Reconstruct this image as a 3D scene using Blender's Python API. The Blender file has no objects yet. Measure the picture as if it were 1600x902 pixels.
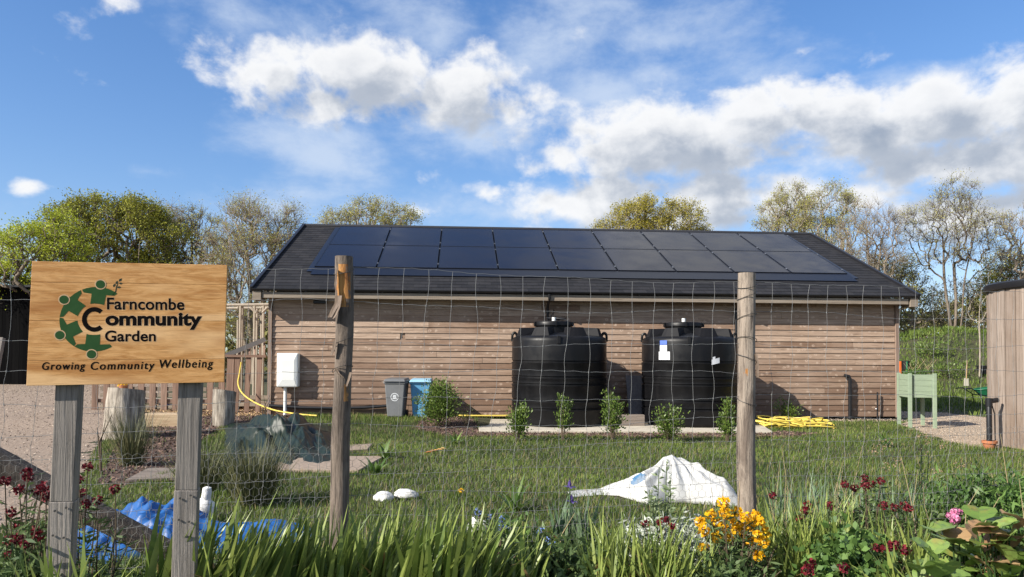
import bpy, math, random
import numpy as np
from mathutils import Vector, Matrix, noise as mnoise

random.seed(7)
RNG = np.random.default_rng(11)
S = bpy.context.scene
COL = S.collection

# ------------------------------------------------------------------ camera
CAM_H = 1.8
FPX = 1150.0
SHIFT = 0.0475
cd = bpy.data.cameras.new('camera')
cam = bpy.data.objects.new('camera', cd)
COL.objects.link(cam)
CAM_R = (Matrix.Rotation(math.radians(91.4), 3, 'X') @ Matrix.Rotation(math.radians(0.3), 3, 'Z'))
cam.matrix_world = Matrix.Translation((0, 0, CAM_H)) @ CAM_R.to_4x4()
cd.sensor_width = 36.0
cd.lens = 36.0 * FPX / 1600.0
cd.shift_y = SHIFT
cd.clip_start = 0.05
cd.clip_end = 3000
S.camera = cam

# ------------------------------------------------------------------ light and exposure
SUN_AZ = math.radians(58)      # light travels towards +X of +Y by this much
SUN_EL = math.radians(32)
S.view_settings.view_transform = 'Standard'
S.view_settings.look = 'None'
EXPO = 0.85
S.view_settings.exposure = EXPO
S.view_settings.gamma = 1.0
sd = bpy.data.lights.new('sun', 'SUN')
sd.energy = 4.6
sd.angle = math.radians(0.5)
sd.color = (1.0, 0.94, 0.84)
sun = bpy.data.objects.new('sun', sd)
COL.objects.link(sun)
SUN_TRAVEL = Vector((math.sin(SUN_AZ) * math.cos(SUN_EL), math.cos(SUN_AZ) * math.cos(SUN_EL), -math.sin(SUN_EL)))
sun.rotation_euler = SUN_TRAVEL.to_track_quat('-Z', 'Y').to_euler()
sun.location = (-20, -12, 30)


def ray(px, py):
    return CAM_R @ Vector(((px - 800) / FPX, -(py - 451) / FPX + SHIFT * 1600 / FPX, -1.0))


def at(px, py, Y):
    d = ray(px, py)
    return Vector((0, 0, CAM_H)) + d * (Y / d.y)


def sky_pos(px, py):
    d = ray(px, py).normalized()
    return math.atan2(d.x, d.y), math.asin(d.z)


# world ------------------------------------------------------------
W = bpy.data.worlds.new('World')
S.world = W
W.use_nodes = True
W.cycles.sampling_method = 'MANUAL'
W.cycles.sample_map_resolution = 256
S.cycles.max_bounces = 5
S.cycles.diffuse_bounces = 2
S.cycles.glossy_bounces = 2
S.cycles.transmission_bounces = 3
wt = W.node_tree
wt.nodes.clear()


class NT:
    """small helper for wiring node trees"""
    def __init__(self, tree):
        self.t = tree

    def n(self, kind, **kw):
        nd = self.t.nodes.new(kind)
        for k, v in kw.items():
            setattr(nd, k, v)
        return nd

    def put(self, sock, v):
        if hasattr(v, 'links') or hasattr(v, 'is_linked'):
            self.t.links.new(v, sock)
        elif v is not None:
            sock.default_value = v

    def math(self, op, a, b=None, c=None, clamp=False):
        nd = self.n('ShaderNodeMath', operation=op)
        nd.use_clamp = clamp
        self.put(nd.inputs[0], a)
        if b is not None:
            self.put(nd.inputs[1], b)
        if c is not None:
            self.put(nd.inputs[2], c)
        return nd.outputs[0]

    def vmath(self, op, a, b=None):
        nd = self.n('ShaderNodeVectorMath', operation=op)
        self.put(nd.inputs[0], a)
        if b is not None:
            self.put(nd.inputs[1], b)
        return nd.outputs[0]

    def smooth(self, v, lo, hi, a=0.0, b=1.0):
        nd = self.n('ShaderNodeMapRange', interpolation_type='SMOOTHSTEP')
        for i, x in enumerate((v, lo, hi, a, b)):
            self.put(nd.inputs[i], x)
        return nd.outputs[0]

    def mix(self, f, a, b, mode='MIX'):
        nd = self.n('ShaderNodeMix', data_type='RGBA', blend_type=mode)
        self.put(nd.inputs['Factor'], f)
        for s, v in ((nd.inputs[6], a), (nd.inputs[7], b)):
            if isinstance(v, tuple) and len(v) == 3:
                v = (*v, 1)
            self.put(s, v)
        return nd.outputs[2]

    def noise(self, vec, scale, detail=4, rough=0.55, dist=0.0, dims='3D'):
        nd = self.n('ShaderNodeTexNoise', noise_dimensions=dims)
        if vec is not None:
            self.put(nd.inputs['Vector'], vec)
        self.put(nd.inputs['Scale'], scale)
        self.put(nd.inputs['Detail'], detail)
        self.put(nd.inputs['Roughness'], rough)
        self.put(nd.inputs['Distortion'], dist)
        return nd.outputs[0]

    def mapping(self, vec, scale=(1, 1, 1), loc=(0, 0, 0), rot=(0, 0, 0)):
        nd = self.n('ShaderNodeMapping')
        self.put(nd.inputs['Vector'], vec)
        nd.inputs['Scale'].default_value = scale
        nd.inputs['Location'].default_value = loc
        nd.inputs['Rotation'].default_value = rot
        return nd.outputs[0]


def blob_field(nt, vec, blobs):
    """highest of many soft ellipses given as (px, py, rx, ry, weight)"""
    best = None
    for (px, py, rx, ry, w) in blobs:
        a, e = sky_pos(px, py)
        p = nt.vmath('SUBTRACT', vec, (a, e, 0))
        p = nt.vmath('MULTIPLY', p, (FPX / rx, FPX / ry, 0))
        ln = nt.n('ShaderNodeVectorMath', operation='LENGTH')
        nt.put(ln.inputs[0], p)
        v = nt.math('MULTIPLY_ADD', ln.outputs['Value'], -w, w)
        best = v if best is None else nt.math('SMOOTH_MAX', best, v, 0.25)
    return best


CUMULUS = [(430, 122, 115, 58, 1.1), (545, 108, 120, 66, 1.2), (620, 125, 100, 62, 1.1), (720, 145, 125, 72, 1.2), (790, 170, 90, 56, 1), (500, 158, 90, 46, 1),
           (680, 180, 90, 36, .8), (600, 155, 120, 40, .9),
           (960, 220, 130, 66, 1.1), (1060, 205, 140, 70, 1.2), (1190, 190, 140, 66, 1.2), (1000, 255, 140, 44, 1.0), (1270, 190, 100, 56, 1.0), (880, 240, 60, 40, .8), (1130, 240, 130, 40, .9),
           (1370, 205, 120, 78, 1.3), (1470, 170, 140, 76, 1.2), (1590, 165, 140, 76, 1.2), (1420, 262, 130, 50, 1.2), (1540, 260, 150, 56, 1.3), (1640, 215, 110, 90, 1.2),
           (870, 318, 100, 44, 1), (980, 305, 140, 48, 1.2), (1110, 305, 150, 46, 1.2), (1240, 310, 130, 44, 1.1), (1050, 345, 200, 34, 1.1), (1330, 305, 110, 40, .9), (1560, 325, 140, 44, 1.1), (1450, 330, 110, 30, .8),
           (832, 262, 46, 24, .7), (757, 302, 38, 18, .6), (684, 272, 32, 16, .45), (44, 293, 34, 17, .6), (8, 384, 48, 28, .7), (660, 330, 30, 10, .4),
           (860, 358, 44, 10, .5), (110, 100, 40, 15, .16), (116, 50, 40, 20, .2), (1382, 86, 40, 14, .3), (1254, 82, 18, 9, .22),
           (1510, 101, 40, 7, .2), (205, 4, 36, 12, .25), (912, 60, 44, 30, .15)]
WISPS = [(440, 215, 110, 50, .9), (510, 245, 110, 55, 1.0), (470, 300, 90, 36, .8), (560, 270, 60, 30, .6), (740, 215, 150, 50, .8), (400, 30, 120, 70, .55), (480, 40, 150, 60, .6),
         (680, 40, 140, 70, .65), (850, 60, 190, 100, .85), (930, 150, 180, 70, .9), (1050, 60, 150, 60, .75), (1010, 120, 90, 60, .7), (440, 325, 120, 36, .8), (520, 335, 120, 30, .6),
         (230, 268, 40, 10, .4), (1250, 230, 200, 60, .6), (1180, 120, 90, 40, .5), (1280, 250, 160, 50, .6), (780, 330, 200, 40, .6), (1450, 120, 120, 14, .4), (0, 400, 90, 40, .5)]


def sky_group(name, blobs, scale, amp, stretch, rough):
    g = bpy.data.node_groups.new(name, 'ShaderNodeTree')
    g.interface.new_socket('Vector', in_out='INPUT', socket_type='NodeSocketVector')
    g.interface.new_socket('Field', in_out='OUTPUT', socket_type='NodeSocketFloat')
    nt = NT(g)
    gi, go = nt.n('NodeGroupInput'), nt.n('NodeGroupOutput')
    v = gi.outputs[0]
    f = blob_field(nt, v, blobs)
    # clouds out of this view too, so that glass and water have something to mirror
    mm = nt.noise(nt.mapping(v, (1.6, 2.6, 1), (3.1, 1.7, 0)), 1.0, 3)
    outside = nt.math('MULTIPLY', nt.smooth(mm, .40, .64, -.3, .85), 1.0)
    sep = nt.n('ShaderNodeSeparateXYZ')
    nt.put(sep.inputs[0], v)
    w1 = nt.smooth(nt.math('ABSOLUTE', sep.outputs[0]), .66, .85)
    w2 = nt.smooth(sep.outputs[1], .46, .60)
    w = nt.math('MAXIMUM', w1, w2)
    mx = nt.n('ShaderNodeMix', data_type='FLOAT')
    nt.put(mx.inputs[0], w)
    nt.put(mx.inputs[2], f)
    nt.put(mx.inputs[3], outside)
    nz = nt.noise(nt.mapping(v, stretch), scale, 6, rough, .15)
    fld = nt.math('ADD', mx.outputs[0], nt.math('MULTIPLY', nt.math('SUBTRACT', nz, .5), amp))
    nt.t.links.new(fld, go.inputs[0])
    return g


nt = NT(wt)
geo = nt.n('ShaderNodeTexCoord')
dirv = nt.vmath('NORMALIZE', geo.outputs['Generated'])
sp = nt.n('ShaderNodeSeparateXYZ')
nt.put(sp.inputs[0], dirv)
az = nt.math('ARCTAN2', sp.outputs[0], sp.outputs[1])
el = nt.math('ARCSINE', sp.outputs[2])
cb = nt.n('ShaderNodeCombineXYZ')
nt.put(cb.inputs[0], az)
nt.put(cb.inputs[1], el)
sv = cb.outputs[0]
sky = nt.n('ShaderNodeTexSky', sky_type='NISHITA')
sky.sun_disc = False
sky.sun_elevation = SUN_EL
sky.sun_rotation = math.atan2(-SUN_TRAVEL.x, -SUN_TRAVEL.y)
sky.air_density = 1.0
sky.dust_density = 0.35
sky.ozone_density = 3.0
skyc = nt.mix(1.0, sky.outputs[0], (.135, .135, .135), 'MULTIPLY')
hs = nt.n('ShaderNodeHueSaturation')
hs.inputs['Saturation'].default_value = 1.22
hs.inputs['Hue'].default_value = .510
nt.put(hs.inputs['Color'], skyc)
skyc = hs.outputs[0]
# soften the glare towards the horizon
den = nt.vmath('ADD', nt.vmath('MULTIPLY', skyc, (1.3, .95, .62)), (1, 1, 1))
skyc = nt.vmath('DIVIDE', skyc, den)
gc = sky_group('cumulus_field', CUMULUS, 13.0, 2.5, (1, 1.3, 1), .58)
gw = sky_group('wisp_field', WISPS, 7.0, 2.6, (1, 1.8, 1), .62)


def use_group(g, v):
    nd = nt.n('ShaderNodeGroup')
    nd.node_tree = g
    nt.put(nd.inputs[0], v)
    return nd.outputs[0]


c0 = use_group(gc, sv)
c1 = use_group(gc, nt.vmath('ADD', sv, (-.022, .036, 0)))
wsp = use_group(gw, sv)
dens = nt.smooth(c0, .05, .72)
K = 2 ** -EXPO
thick = nt.math('ADD', nt.math('MULTIPLY', nt.smooth(c1, .08, 1.15), .78), nt.math('MULTIPLY', nt.smooth(c0, .5, 1.5), .22))
light = nt.mix(thick, (1.0 * K, 1.0 * K, 1.0 * K), (.36 * K, .42 * K, .52 * K))
wd = nt.math('MULTIPLY', nt.smooth(wsp, -.15, 1.1), .72)
colr = nt.mix(wd, skyc, (.70 * K, .80 * K, .95 * K))
colr = nt.mix(nt.math('MULTIPLY', dens, .95), colr, light)
bg = nt.n('ShaderNodeBackground')
nt.put(bg.inputs['Color'], colr)
bg.inputs['Strength'].default_value = 1.0
wo = nt.n('ShaderNodeOutputWorld')
wt.links.new(bg.outputs[0], wo.inputs[0])

# ------------------------------------------------------------------ terrain heights
FENCE_A = Vector((-1.0, 4.40, 0))
FENCE_D = Vector((2.62, 0.67, 0))
FLEN = FENCE_D.length
FDIR = FENCE_D.normalized()
FNOR = Vector((-FDIR.y, FDIR.x, 0))      # points away from the camera


def ss(a, b, x):
    t = np.clip((np.asarray(x, float) - a) / (b - a), 0, 1)
    return t * t * (3 - 2 * t)


def hgt(x, y):
    x = np.asarray(x, float)
    y = np.asarray(y, float)
    d = (x - FENCE_A.x) * FNOR.x + (y - FENCE_A.y) * FNOR.y
    h = .50 * (1 - ss(.12, 1.15, d))
    h = h + .13 * ss(16.8, 18.6, y) * (1 - ss(-1.5, 0.2, x)) * (1 - ss(30, 36, y))
    # grassy mound behind the building on the right
    m = 3.2 * np.exp(-(((x - 26.8) / 6.0) ** 2 + ((y - 46.0) / 6.0) ** 2)) + 2.4 * np.exp(-(((x - 36.0) / 6.5) ** 2 + ((y - 48.0) / 6.0) ** 2)) + 1.4 * np.exp(-(((x - 19.0) / 5.0) ** 2 + ((y - 50.0) / 6.0) ** 2))
    h = h + m * ss(30, 37.0, y)
    h = h + .03 * np.sin(x * 1.1 + .7) * np.sin(y * .9) * ss(6.5, 8, y) * (1 - ss(15, 17, y))
    return h


def G(px, py, dz=0.0):
    """where the ray through a point of the photograph meets the terrain"""
    d = ray(px, py)
    d = d / d.y
    o = Vector((0, 0, CAM_H))
    ys = np.concatenate([np.arange(5.0, 48, .05), np.arange(48, 400, 1.0)])
    gap = CAM_H + d.z * ys - hgt(d.x * ys, ys) - dz
    i = int(np.argmax(gap <= 0)) if (gap <= 0).any() else len(ys) - 1
    lo, hi = ys[max(i - 1, 0)], ys[i]
    for _ in range(30):
        m = (lo + hi) / 2
        if CAM_H + d.z * m - float(hgt(d.x * m, m)) - dz > 0:
            lo = m
        else:
            hi = m
    q = o + d * hi
    return Vector((q.x, q.y, float(hgt(q.x, q.y)) + dz))


def inside(poly, X, Y):
    r = np.zeros(len(X), bool)
    n = len(poly)
    for i in range(n):
        x0, y0 = poly[i][0], poly[i][1]
        x1, y1 = poly[(i + 1) % n][0], poly[(i + 1) % n][1]
        if y0 == y1:
            continue
        c = ((y0 > Y) != (y1 > Y)) & (X < (x1 - x0) * (Y - y0) / (y1 - y0) + x0)
        r ^= c
    return r


# ------------------------------------------------------------------ materials
MATS = {}


def mat(name, c1, c2=None, rough=.85, nscale=0, c3=None, nfac=.6, stretch=(1, 1, 1), bump=0, bscale=0, metallic=0, spec=.3, trans=0, ndetail=5, nlo=.35, nhi=.7, coat=0):
    """c1..c2 follow the per-face tint, c3 comes in through a noise"""
    if name in MATS:
        return MATS[name]
    m = bpy.data.materials.new(name)
    m.use_nodes = True
    t = NT(m.node_tree)
    b = m.node_tree.nodes['Principled BSDF']
    b.inputs['Roughness'].default_value = rough
    b.inputs['Metallic'].default_value = metallic
    b.inputs['Specular IOR Level'].default_value = spec
    if coat:
        b.inputs['Coat Weight'].default_value = coat
        b.inputs['Coat Roughness'].default_value = .15
    col = None
    tc = t.n('ShaderNodeTexCoord').outputs['Object']
    if c2 is not None:
        a = t.n('ShaderNodeAttribute', attribute_name='tint')
        col = t.mix(a.outputs['Fac'], c1, c2)
    if c3 is not None and nscale:
        nz = t.noise(t.mapping(tc, stretch), nscale, ndetail, .6)
        f = t.math('MULTIPLY', t.smooth(nz, nlo, nhi), nfac)
        col = t.mix(f, col if col is not None else c1, c3)
    if col is None:
        b.inputs['Base Color'].default_value = (*c1, 1)
    else:
        t.put(b.inputs['Base Color'], col)
    if bump:
        bn = t.n('ShaderNodeBump')
        bn.inputs['Strength'].default_value = bump
        bn.inputs['Distance'].default_value = .02
        t.put(bn.inputs['Height'], t.noise(t.mapping(tc, stretch), bscale or nscale, 6, .6))
        t.put(b.inputs['Normal'], bn.outputs[0])
    if trans:
        tr = t.n('ShaderNodeBsdfTranslucent')
        if col is None:
            tr.inputs[0].default_value = (*c1, 1)
        else:
            t.put(tr.inputs[0], col)
        ms = t.n('ShaderNodeMixShader')
        ms.inputs[0].default_value = trans
        out = m.node_tree.nodes['Material Output']
        t.put(ms.inputs[1], b.outputs[0])
        t.put(ms.inputs[2], tr.outputs[0])
        t.t.links.new(ms.outputs[0], out.inputs[0])
    MATS[name] = m
    return m


def wood(name, c1, c2, dark, axis='X', fine=60, rough=.85, knots=0, bump=.5, weather=None, damp=None, spec=.25):
    """grain runs along the axis; tint picks between c1 and c2 board by board"""
    if name in MATS:
        return MATS[name]
    m = bpy.data.materials.new(name)
    m.use_nodes = True
    t = NT(m.node_tree)
    b = m.node_tree.nodes['Principled BSDF']
    b.inputs['Roughness'].default_value = rough
    b.inputs['Specular IOR Level'].default_value = spec
    tc = t.n('ShaderNodeTexCoord').outputs['Object']
    a = t.n('ShaderNodeAttribute', attribute_name='tint')
    col = t.mix(a.outputs['Fac'], c1, c2)
    k = .035
    st = {'X': (k, 1, 1), 'Y': (1, k, 1), 'Z': (1, 1, k)}[axis]
    # every board gets its own piece of grain
    off = t.n('ShaderNodeCombineXYZ')
    t.put(off.inputs[0], t.math('MULTIPLY', a.outputs['Fac'], 37.0))
    v = t.vmath('ADD', t.mapping(tc, st), off.outputs[0])
    g1 = t.noise(v, fine, 7, .65, .5)
    g2 = t.noise(v, fine * .18, 4, .6, 1.2)
    col = t.mix(t.smooth(g1, .42, .75), col, dark)
    col = t.mix(t.math('MULTIPLY', t.smooth(g2, .45, .7), .45), col, dark)
    if weather is not None:
        g3 = t.noise(tc, .9, 5, .6)
        col = t.mix(t.math('MULTIPLY', t.smooth(g3, .4, .7), .6), col, weather)
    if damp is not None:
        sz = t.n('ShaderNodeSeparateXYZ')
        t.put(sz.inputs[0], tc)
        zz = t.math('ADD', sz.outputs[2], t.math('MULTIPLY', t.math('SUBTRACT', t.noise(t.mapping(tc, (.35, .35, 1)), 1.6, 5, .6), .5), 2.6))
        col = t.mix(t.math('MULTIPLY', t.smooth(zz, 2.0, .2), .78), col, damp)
    hgtv = g1
    if knots:
        kv = t.vmath('ADD', t.mapping(tc, (4.4, 4.4, 1 / knots) if axis == 'X' else (9, 9, 2.2)), off.outputs[0])
        vo = t.n('ShaderNodeTexVoronoi', feature='F1')
        vo.inputs['Scale'].default_value = 1.0
        vo.inputs['Randomness'].default_value = .8
        nz = t.noise(tc, 14, 3)
        t.put(vo.inputs['Vector'], t.vmath('ADD', kv, t.vmath('MULTIPLY', nt_vec(t, nz), (.45, .45, .45))))
        d = vo.outputs['Distance']
        col = t.mix(t.math('MULTIPLY', t.smooth(d, .28, .10), .5), col, (.60, .47, .37))
        col = t.mix(t.math('MULTIPLY', t.smooth(d, .10, .06), .8), col, (.16, .085, .05))
    t.put(b.inputs['Base Color'], col)
    if bump:
        bn = t.n('ShaderNodeBump')
        bn.inputs['Strength'].default_value = bump
        bn.inputs['Distance'].default_value = .01
        t.put(bn.inputs['Height'], t.math('MULTIPLY', hgtv, -1.0))
        t.put(b.inputs['Normal'], bn.outputs[0])
    MATS[name] = m
    return m


def nt_vec(t, f):
    c = t.n('ShaderNodeCombineXYZ')
    for i in range(3):
        t.put(c.inputs[i], f)
    return c.outputs[0]


# ------------------------------------------------------------------ object helpers
def rootloc(o):
    p = Vector((0, 0, 0))
    while o is not None:
        p = p + o.location
        o = o.parent
    return p


def tag(o, label=None, cat=None, group=None, kind=None):
    if label:
        o['label'] = label
    if cat:
        o['category'] = cat
    if group:
        o['group'] = group
    if kind:
        o['kind'] = kind
    return o


def thing(name, label, cat, loc=(0, 0, 0), rz=0, group=None):
    o = bpy.data.objects.new(name, None)
    o.empty_display_size = .1
    COL.objects.link(o)
    o.location = loc
    o.rotation_euler = (0, 0, rz)
    return tag(o, label, cat, group)


def copy_tree(o, parent=None):
    c = o.copy()
    COL.objects.link(c)
    if parent is not None:
        c.parent = parent
    for ch in list(o.children):
        copy_tree(ch, c)
    return c


def npmesh(name, V, F, m, parent=None, tint=None, smooth=False, local=False):
    V = np.asarray(V, np.float64)
    F = np.asarray(F, np.int32)
    k = F.shape[1]
    if parent is not None and not local:
        V = V - np.array(rootloc(parent))
    me = bpy.data.meshes.new(name)
    me.vertices.add(len(V))
    me.vertices.foreach_set('co', V.astype(np.float32).ravel())
    me.loops.add(F.size)
    me.loops.foreach_set('vertex_index', F.ravel())
    me.polygons.add(len(F))
    me.polygons.foreach_set('loop_start', np.arange(0, F.size, k, dtype=np.int32))
    if tint is not None:
        at_ = me.attributes.new('tint', 'FLOAT', 'FACE')
        at_.data.foreach_set('value', np.asarray(tint, np.float32))
    if smooth:
        me.polygons.foreach_set('use_smooth', np.ones(len(F), bool))
    me.update(calc_edges=True)
    me.validate()
    me.materials.append(m)
    o = bpy.data.objects.new(name, me)
    COL.objects.link(o)
    if parent is not None:
        o.parent = parent
    return o


class NB:
    """collects numpy pieces made of quads"""
    def __init__(self):
        self.V, self.F, self.T, self.n = [], [], [], 0

    def add(self, V, F, T=None):
        V = np.asarray(V, float).reshape(-1, 3)
        F = np.asarray(F, int)
        self.V.append(V)
        self.F.append(F + self.n)
        self.n += len(V)
        self.T.append(np.zeros(len(F)) if T is None else np.asarray(T, float) * np.ones(len(F)))
        return self

    def build(self, name, m, parent=None, smooth=False, local=False):
        return npmesh(name, np.concatenate(self.V), np.concatenate(self.F), m, parent, np.concatenate(self.T), smooth, local)


class MB:
    """collects boxes, tubes, lathes and polygons of any size"""
    def __init__(self):
        self.V, self.F, self.T = [], [], []

    def face(self, vs, tint=0.0):
        i = len(self.V)
        self.V += [Vector(v) for v in vs]
        self.F.append(list(range(i, i + len(vs))))
        self.T.append(tint)
        return self

    def hexa(self, c8, tint=0.0):
        i = len(self.V)
        self.V += [Vector(v) for v in c8]
        for f in ((0, 3, 2, 1), (4, 5, 6, 7), (0, 1, 5, 4), (1, 2, 6, 5), (2, 3, 7, 6), (3, 0, 4, 7)):
            self.F.append([i + k for k in f])
            self.T.append(tint)
        return self

    def box(self, c, s, rz=0.0, tint=0.0, R=None):
        M = R if R is not None else Matrix.Rotation(rz, 3, 'Z')
        hx, hy, hz = s[0] / 2, s[1] / 2, s[2] / 2
        c = Vector(c)
        pts = [(-hx, -hy, -hz), (hx, -hy, -hz), (hx, hy, -hz), (-hx, hy, -hz), (-hx, -hy, hz), (hx, -hy, hz), (hx, hy, hz), (-hx, hy, hz)]
        return self.hexa([c + M @ Vector(p) for p in pts], tint)

    def beam(self, p0, p1, w, h, up=(0, 0, 1), tint=0.0):
        p0, p1 = Vector(p0), Vector(p1)
        d = (p1 - p0).normalized()
        s = d.cross(Vector(up))
        if s.length < 1e-4:
            s = d.cross(Vector((1, 0, 0)))
        s.normalize()
        u = s.cross(d).normalized()
        a, b = s * w / 2, u * h / 2
        return self.hexa([p0 - a - b, p0 + a - b, p1 + a - b, p1 - a - b, p0 - a + b, p0 + a + b, p1 + a + b, p1 - a + b], tint)

    def tube(self, pts, r, n=8, caps=True, tint=0.0, tints=None):
        pts = [Vector(p) for p in pts]
        m = len(pts)
        rs = [r] * m if not hasattr(r, '__len__') else r
        i0 = len(self.V)
        ref = None
        for i, p in enumerate(pts):
            d = (pts[min(i + 1, m - 1)] - pts[max(i - 1, 0)]).normalized()
            if ref is None:
                ref = d.cross(Vector((0, 0, 1)))
                if ref.length < .1:
                    ref = d.cross(Vector((1, 0, 0)))
            ref = (ref - d * ref.dot(d)).normalized()
            q = d.cross(ref)
            for k in range(n):
                a = 2 * math.pi * k / n
                self.V.append(p + (ref * math.cos(a) + q * math.sin(a)) * rs[i])
        for i in range(m - 1):
            for k in range(n):
                a, b = i0 + i * n + k, i0 + i * n + (k + 1) % n
                self.F.append([a, b, b + n, a + n])
                self.T.append(tint if tints is None else tints(i, k))
        if caps:
            self.F.append([i0 + k for k in range(n)][::-1])
            self.F.append([i0 + (m - 1) * n + k for k in range(n)])
            self.T += [tint, tint]
        return self

    def lathe(self, prof, c=(0, 0, 0), n=32, tint=0.0, caps=True):
        c = Vector(c)
        i0 = len(self.V)
        for (r, z) in prof:
            for k in range(n):
                a = 2 * math.pi * k / n
                self.V.append(c + Vector((r * math.cos(a), r * math.sin(a), z)))
        for i in range(len(prof) - 1):
            for k in range(n):
                a, b = i0 + i * n + k, i0 + i * n + (k + 1) % n
                self.F.append([a, b, b + n, a + n])
                self.T.append(tint)
        if caps:
            self.F.append([i0 + k for k in range(n)][::-1])
            self.F.append([i0 + (len(prof) - 1) * n + k for k in range(n)])
            self.T += [tint, tint]
        return self

    def build(self, name, m, parent=None, smooth=False, local=False, bevel=0, angle=40):
        off = Vector((0, 0, 0)) if (local or parent is None) else rootloc(parent)
        me = bpy.data.meshes.new(name)
        me.from_pydata([tuple(v - off) for v in self.V], [], self.F)
        a = me.attributes.new('tint', 'FLOAT', 'FACE')
        a.data.foreach_set('value', np.array(self.T, np.float32))
        me.materials.append(m)
        if smooth:
            me.polygons.foreach_set('use_smooth', np.ones(len(self.F), bool))
        me.update()
        o = bpy.data.objects.new(name, me)
        COL.objects.link(o)
        if parent is not None:
            o.parent = parent
        if smooth:
            me.set_sharp_from_angle(angle=math.radians(angle))
        if bevel:
            bm_ = o.modifiers.new('bevel', 'BEVEL')
            bm_.width = bevel
            bm_.segments = 2
            bm_.limit_method = 'ANGLE'
        return o


def seg_tubes(P0, P1, r0, r1, k=3):
    P0, P1 = np.asarray(P0, float), np.asarray(P1, float)
    n = len(P0)
    r0 = np.asarray(r0, float) * np.ones(n)
    r1 = np.asarray(r1, float) * np.ones(n)
    d = P1 - P0
    d /= np.maximum(np.linalg.norm(d, axis=1, keepdims=True), 1e-9)
    ref = np.where(np.abs(d[:, 2:3]) > .9, np.array([[1., 0, 0]]), np.array([[0, 0, 1.]]))
    a = np.cross(d, ref)
    a /= np.maximum(np.linalg.norm(a, axis=1, keepdims=True), 1e-9)
    b = np.cross(d, a)
    V = np.zeros((n, 2 * k, 3))
    for j in range(k):
        t = 2 * math.pi * j / k
        o = a * math.cos(t) + b * math.sin(t)
        V[:, j] = P0 + o * r0[:, None]
        V[:, k + j] = P1 + o * r1[:, None]
    base = (np.arange(n) * 2 * k)[:, None]
    F = []
    for j in range(k):
        j2 = (j + 1) % k
        F.append(np.concatenate([base + j, base + j2, base + k + j2, base + k + j], 1))
    return V.reshape(-1, 3), np.stack(F, 1).reshape(-1, 4)


def rand_unit(n):
    v = RNG.normal(size=(n, 3))
    return v / np.maximum(np.linalg.norm(v, axis=1, keepdims=True), 1e-9)


def leaf_quads(C, L, Wd, up=0.0, axis=None):
    """one four-cornered leaf per centre; L, Wd length and width"""
    n = len(C)
    C = np.asarray(C, float)
    a = rand_unit(n) if axis is None else np.asarray(axis, float) + .5 * rand_unit(n)
    a[:, 2] += up
    a /= np.maximum(np.linalg.norm(a, axis=1, keepdims=True), 1e-9)
    b = np.cross(a, rand_unit(n))
    b /= np.maximum(np.linalg.norm(b, axis=1, keepdims=True), 1e-9)
    nn = np.cross(a, b)
    L = np.asarray(L, float) * np.ones(n)
    Wd = np.asarray(Wd, float) * np.ones(n)
    V = np.stack([C - a * L[:, None] / 2, C + b * Wd[:, None] / 2 + nn * Wd[:, None] * .15, C + a * L[:, None] / 2, C - b * Wd[:, None] / 2 + nn * Wd[:, None] * .15], 1)
    F = np.arange(4 * n).reshape(n, 4)
    return V.reshape(-1, 3), F


def blades(P, H, Wd, azim, lean, bend, nseg=4, twist=None, fold=0.0):
    """curved strap leaves; returns quads, tapering to a point"""
    P = np.asarray(P, float)
    n = len(P)
    H, Wd, azim, lean, bend = [np.asarray(q, float) * np.ones(n) for q in (H, Wd, azim, lean, bend)]
    hd = np.stack([np.cos(azim), np.sin(azim), np.zeros(n)], 1)
    tw = azim + math.pi / 2 + (RNG.normal(0, .5, n) if twist is None else twist)
    sd_ = np.stack([np.cos(tw), np.sin(tw), np.zeros(n)], 1)
    pos = P.copy()
    V = np.zeros((n, nseg + 1, 2, 3))
    for i in range(nseg + 1):
        t = i / nseg
        w = Wd * (1 - t ** 2.2) * (.72 + .55 * t * (1 - t) * 2)
        w = np.maximum(w, Wd * .03)
        V[:, i, 0] = pos - sd_ * w[:, None] / 2
        V[:, i, 1] = pos + sd_ * w[:, None] / 2
        th = lean + bend * t ** 1.6
        pos = pos + (hd * np.sin(th)[:, None] + np.array([[0, 0, 1.]]) * np.cos(th)[:, None]) * (H / nseg)[:, None]
    base = (np.arange(n) * (nseg + 1) * 2)[:, None]
    F = []
    for i in range(nseg):
        a = base + 2 * i
        F.append(np.concatenate([a, a + 1, a + 3, a + 2], 1))
    return V.reshape(-1, 3), np.stack(F, 1).reshape(-1, 4)

# ------------------------------------------------------------------ the ground
def poly_px(pts):
    return [(G(*p).x, G(*p).y) for p in pts]


GRAVEL_L = poly_px([(-420, 596), (300, 596), (262, 612), (205, 640), (182, 668), (150, 700), (128, 748), (70, 812), (-60, 850), (-260, 850)])
PATH_R = [(9.75, 17.6), (9.3, 15.5), (10.0, 14.2), (12, 13), (15, 14), (14.5, 20), (14.0, 24.0), (11.6, 25.0), (11.45, 21.0), (10.3, 19.6)]
PAD = [(-0.95, 20.1), (-0.75, 17.1), (6.1, 17.25), (6.35, 18.6), (6.3, 20.4)]
MULCH_FRONT = [(-2.3, 17.6), (-1.4, 16.2), (0, 16.3), (6.2, 16.35), (7.2, 17.3), (6.4, 17.7), (6.1, 17.25), (-.75, 17.1), (-1.0, 19.6), (-2.2, 19.8)]
MULCH_LEFT = poly_px([(150, 760), (185, 690), (205, 645), (240, 640), (420, 641), (478, 652), (440, 668), (345, 664), (300, 700), (290, 735), (190, 762)])
CHIPS = poly_px([(225, 640), (240, 626), (425, 628), (470, 650), (240, 652)])


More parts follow.
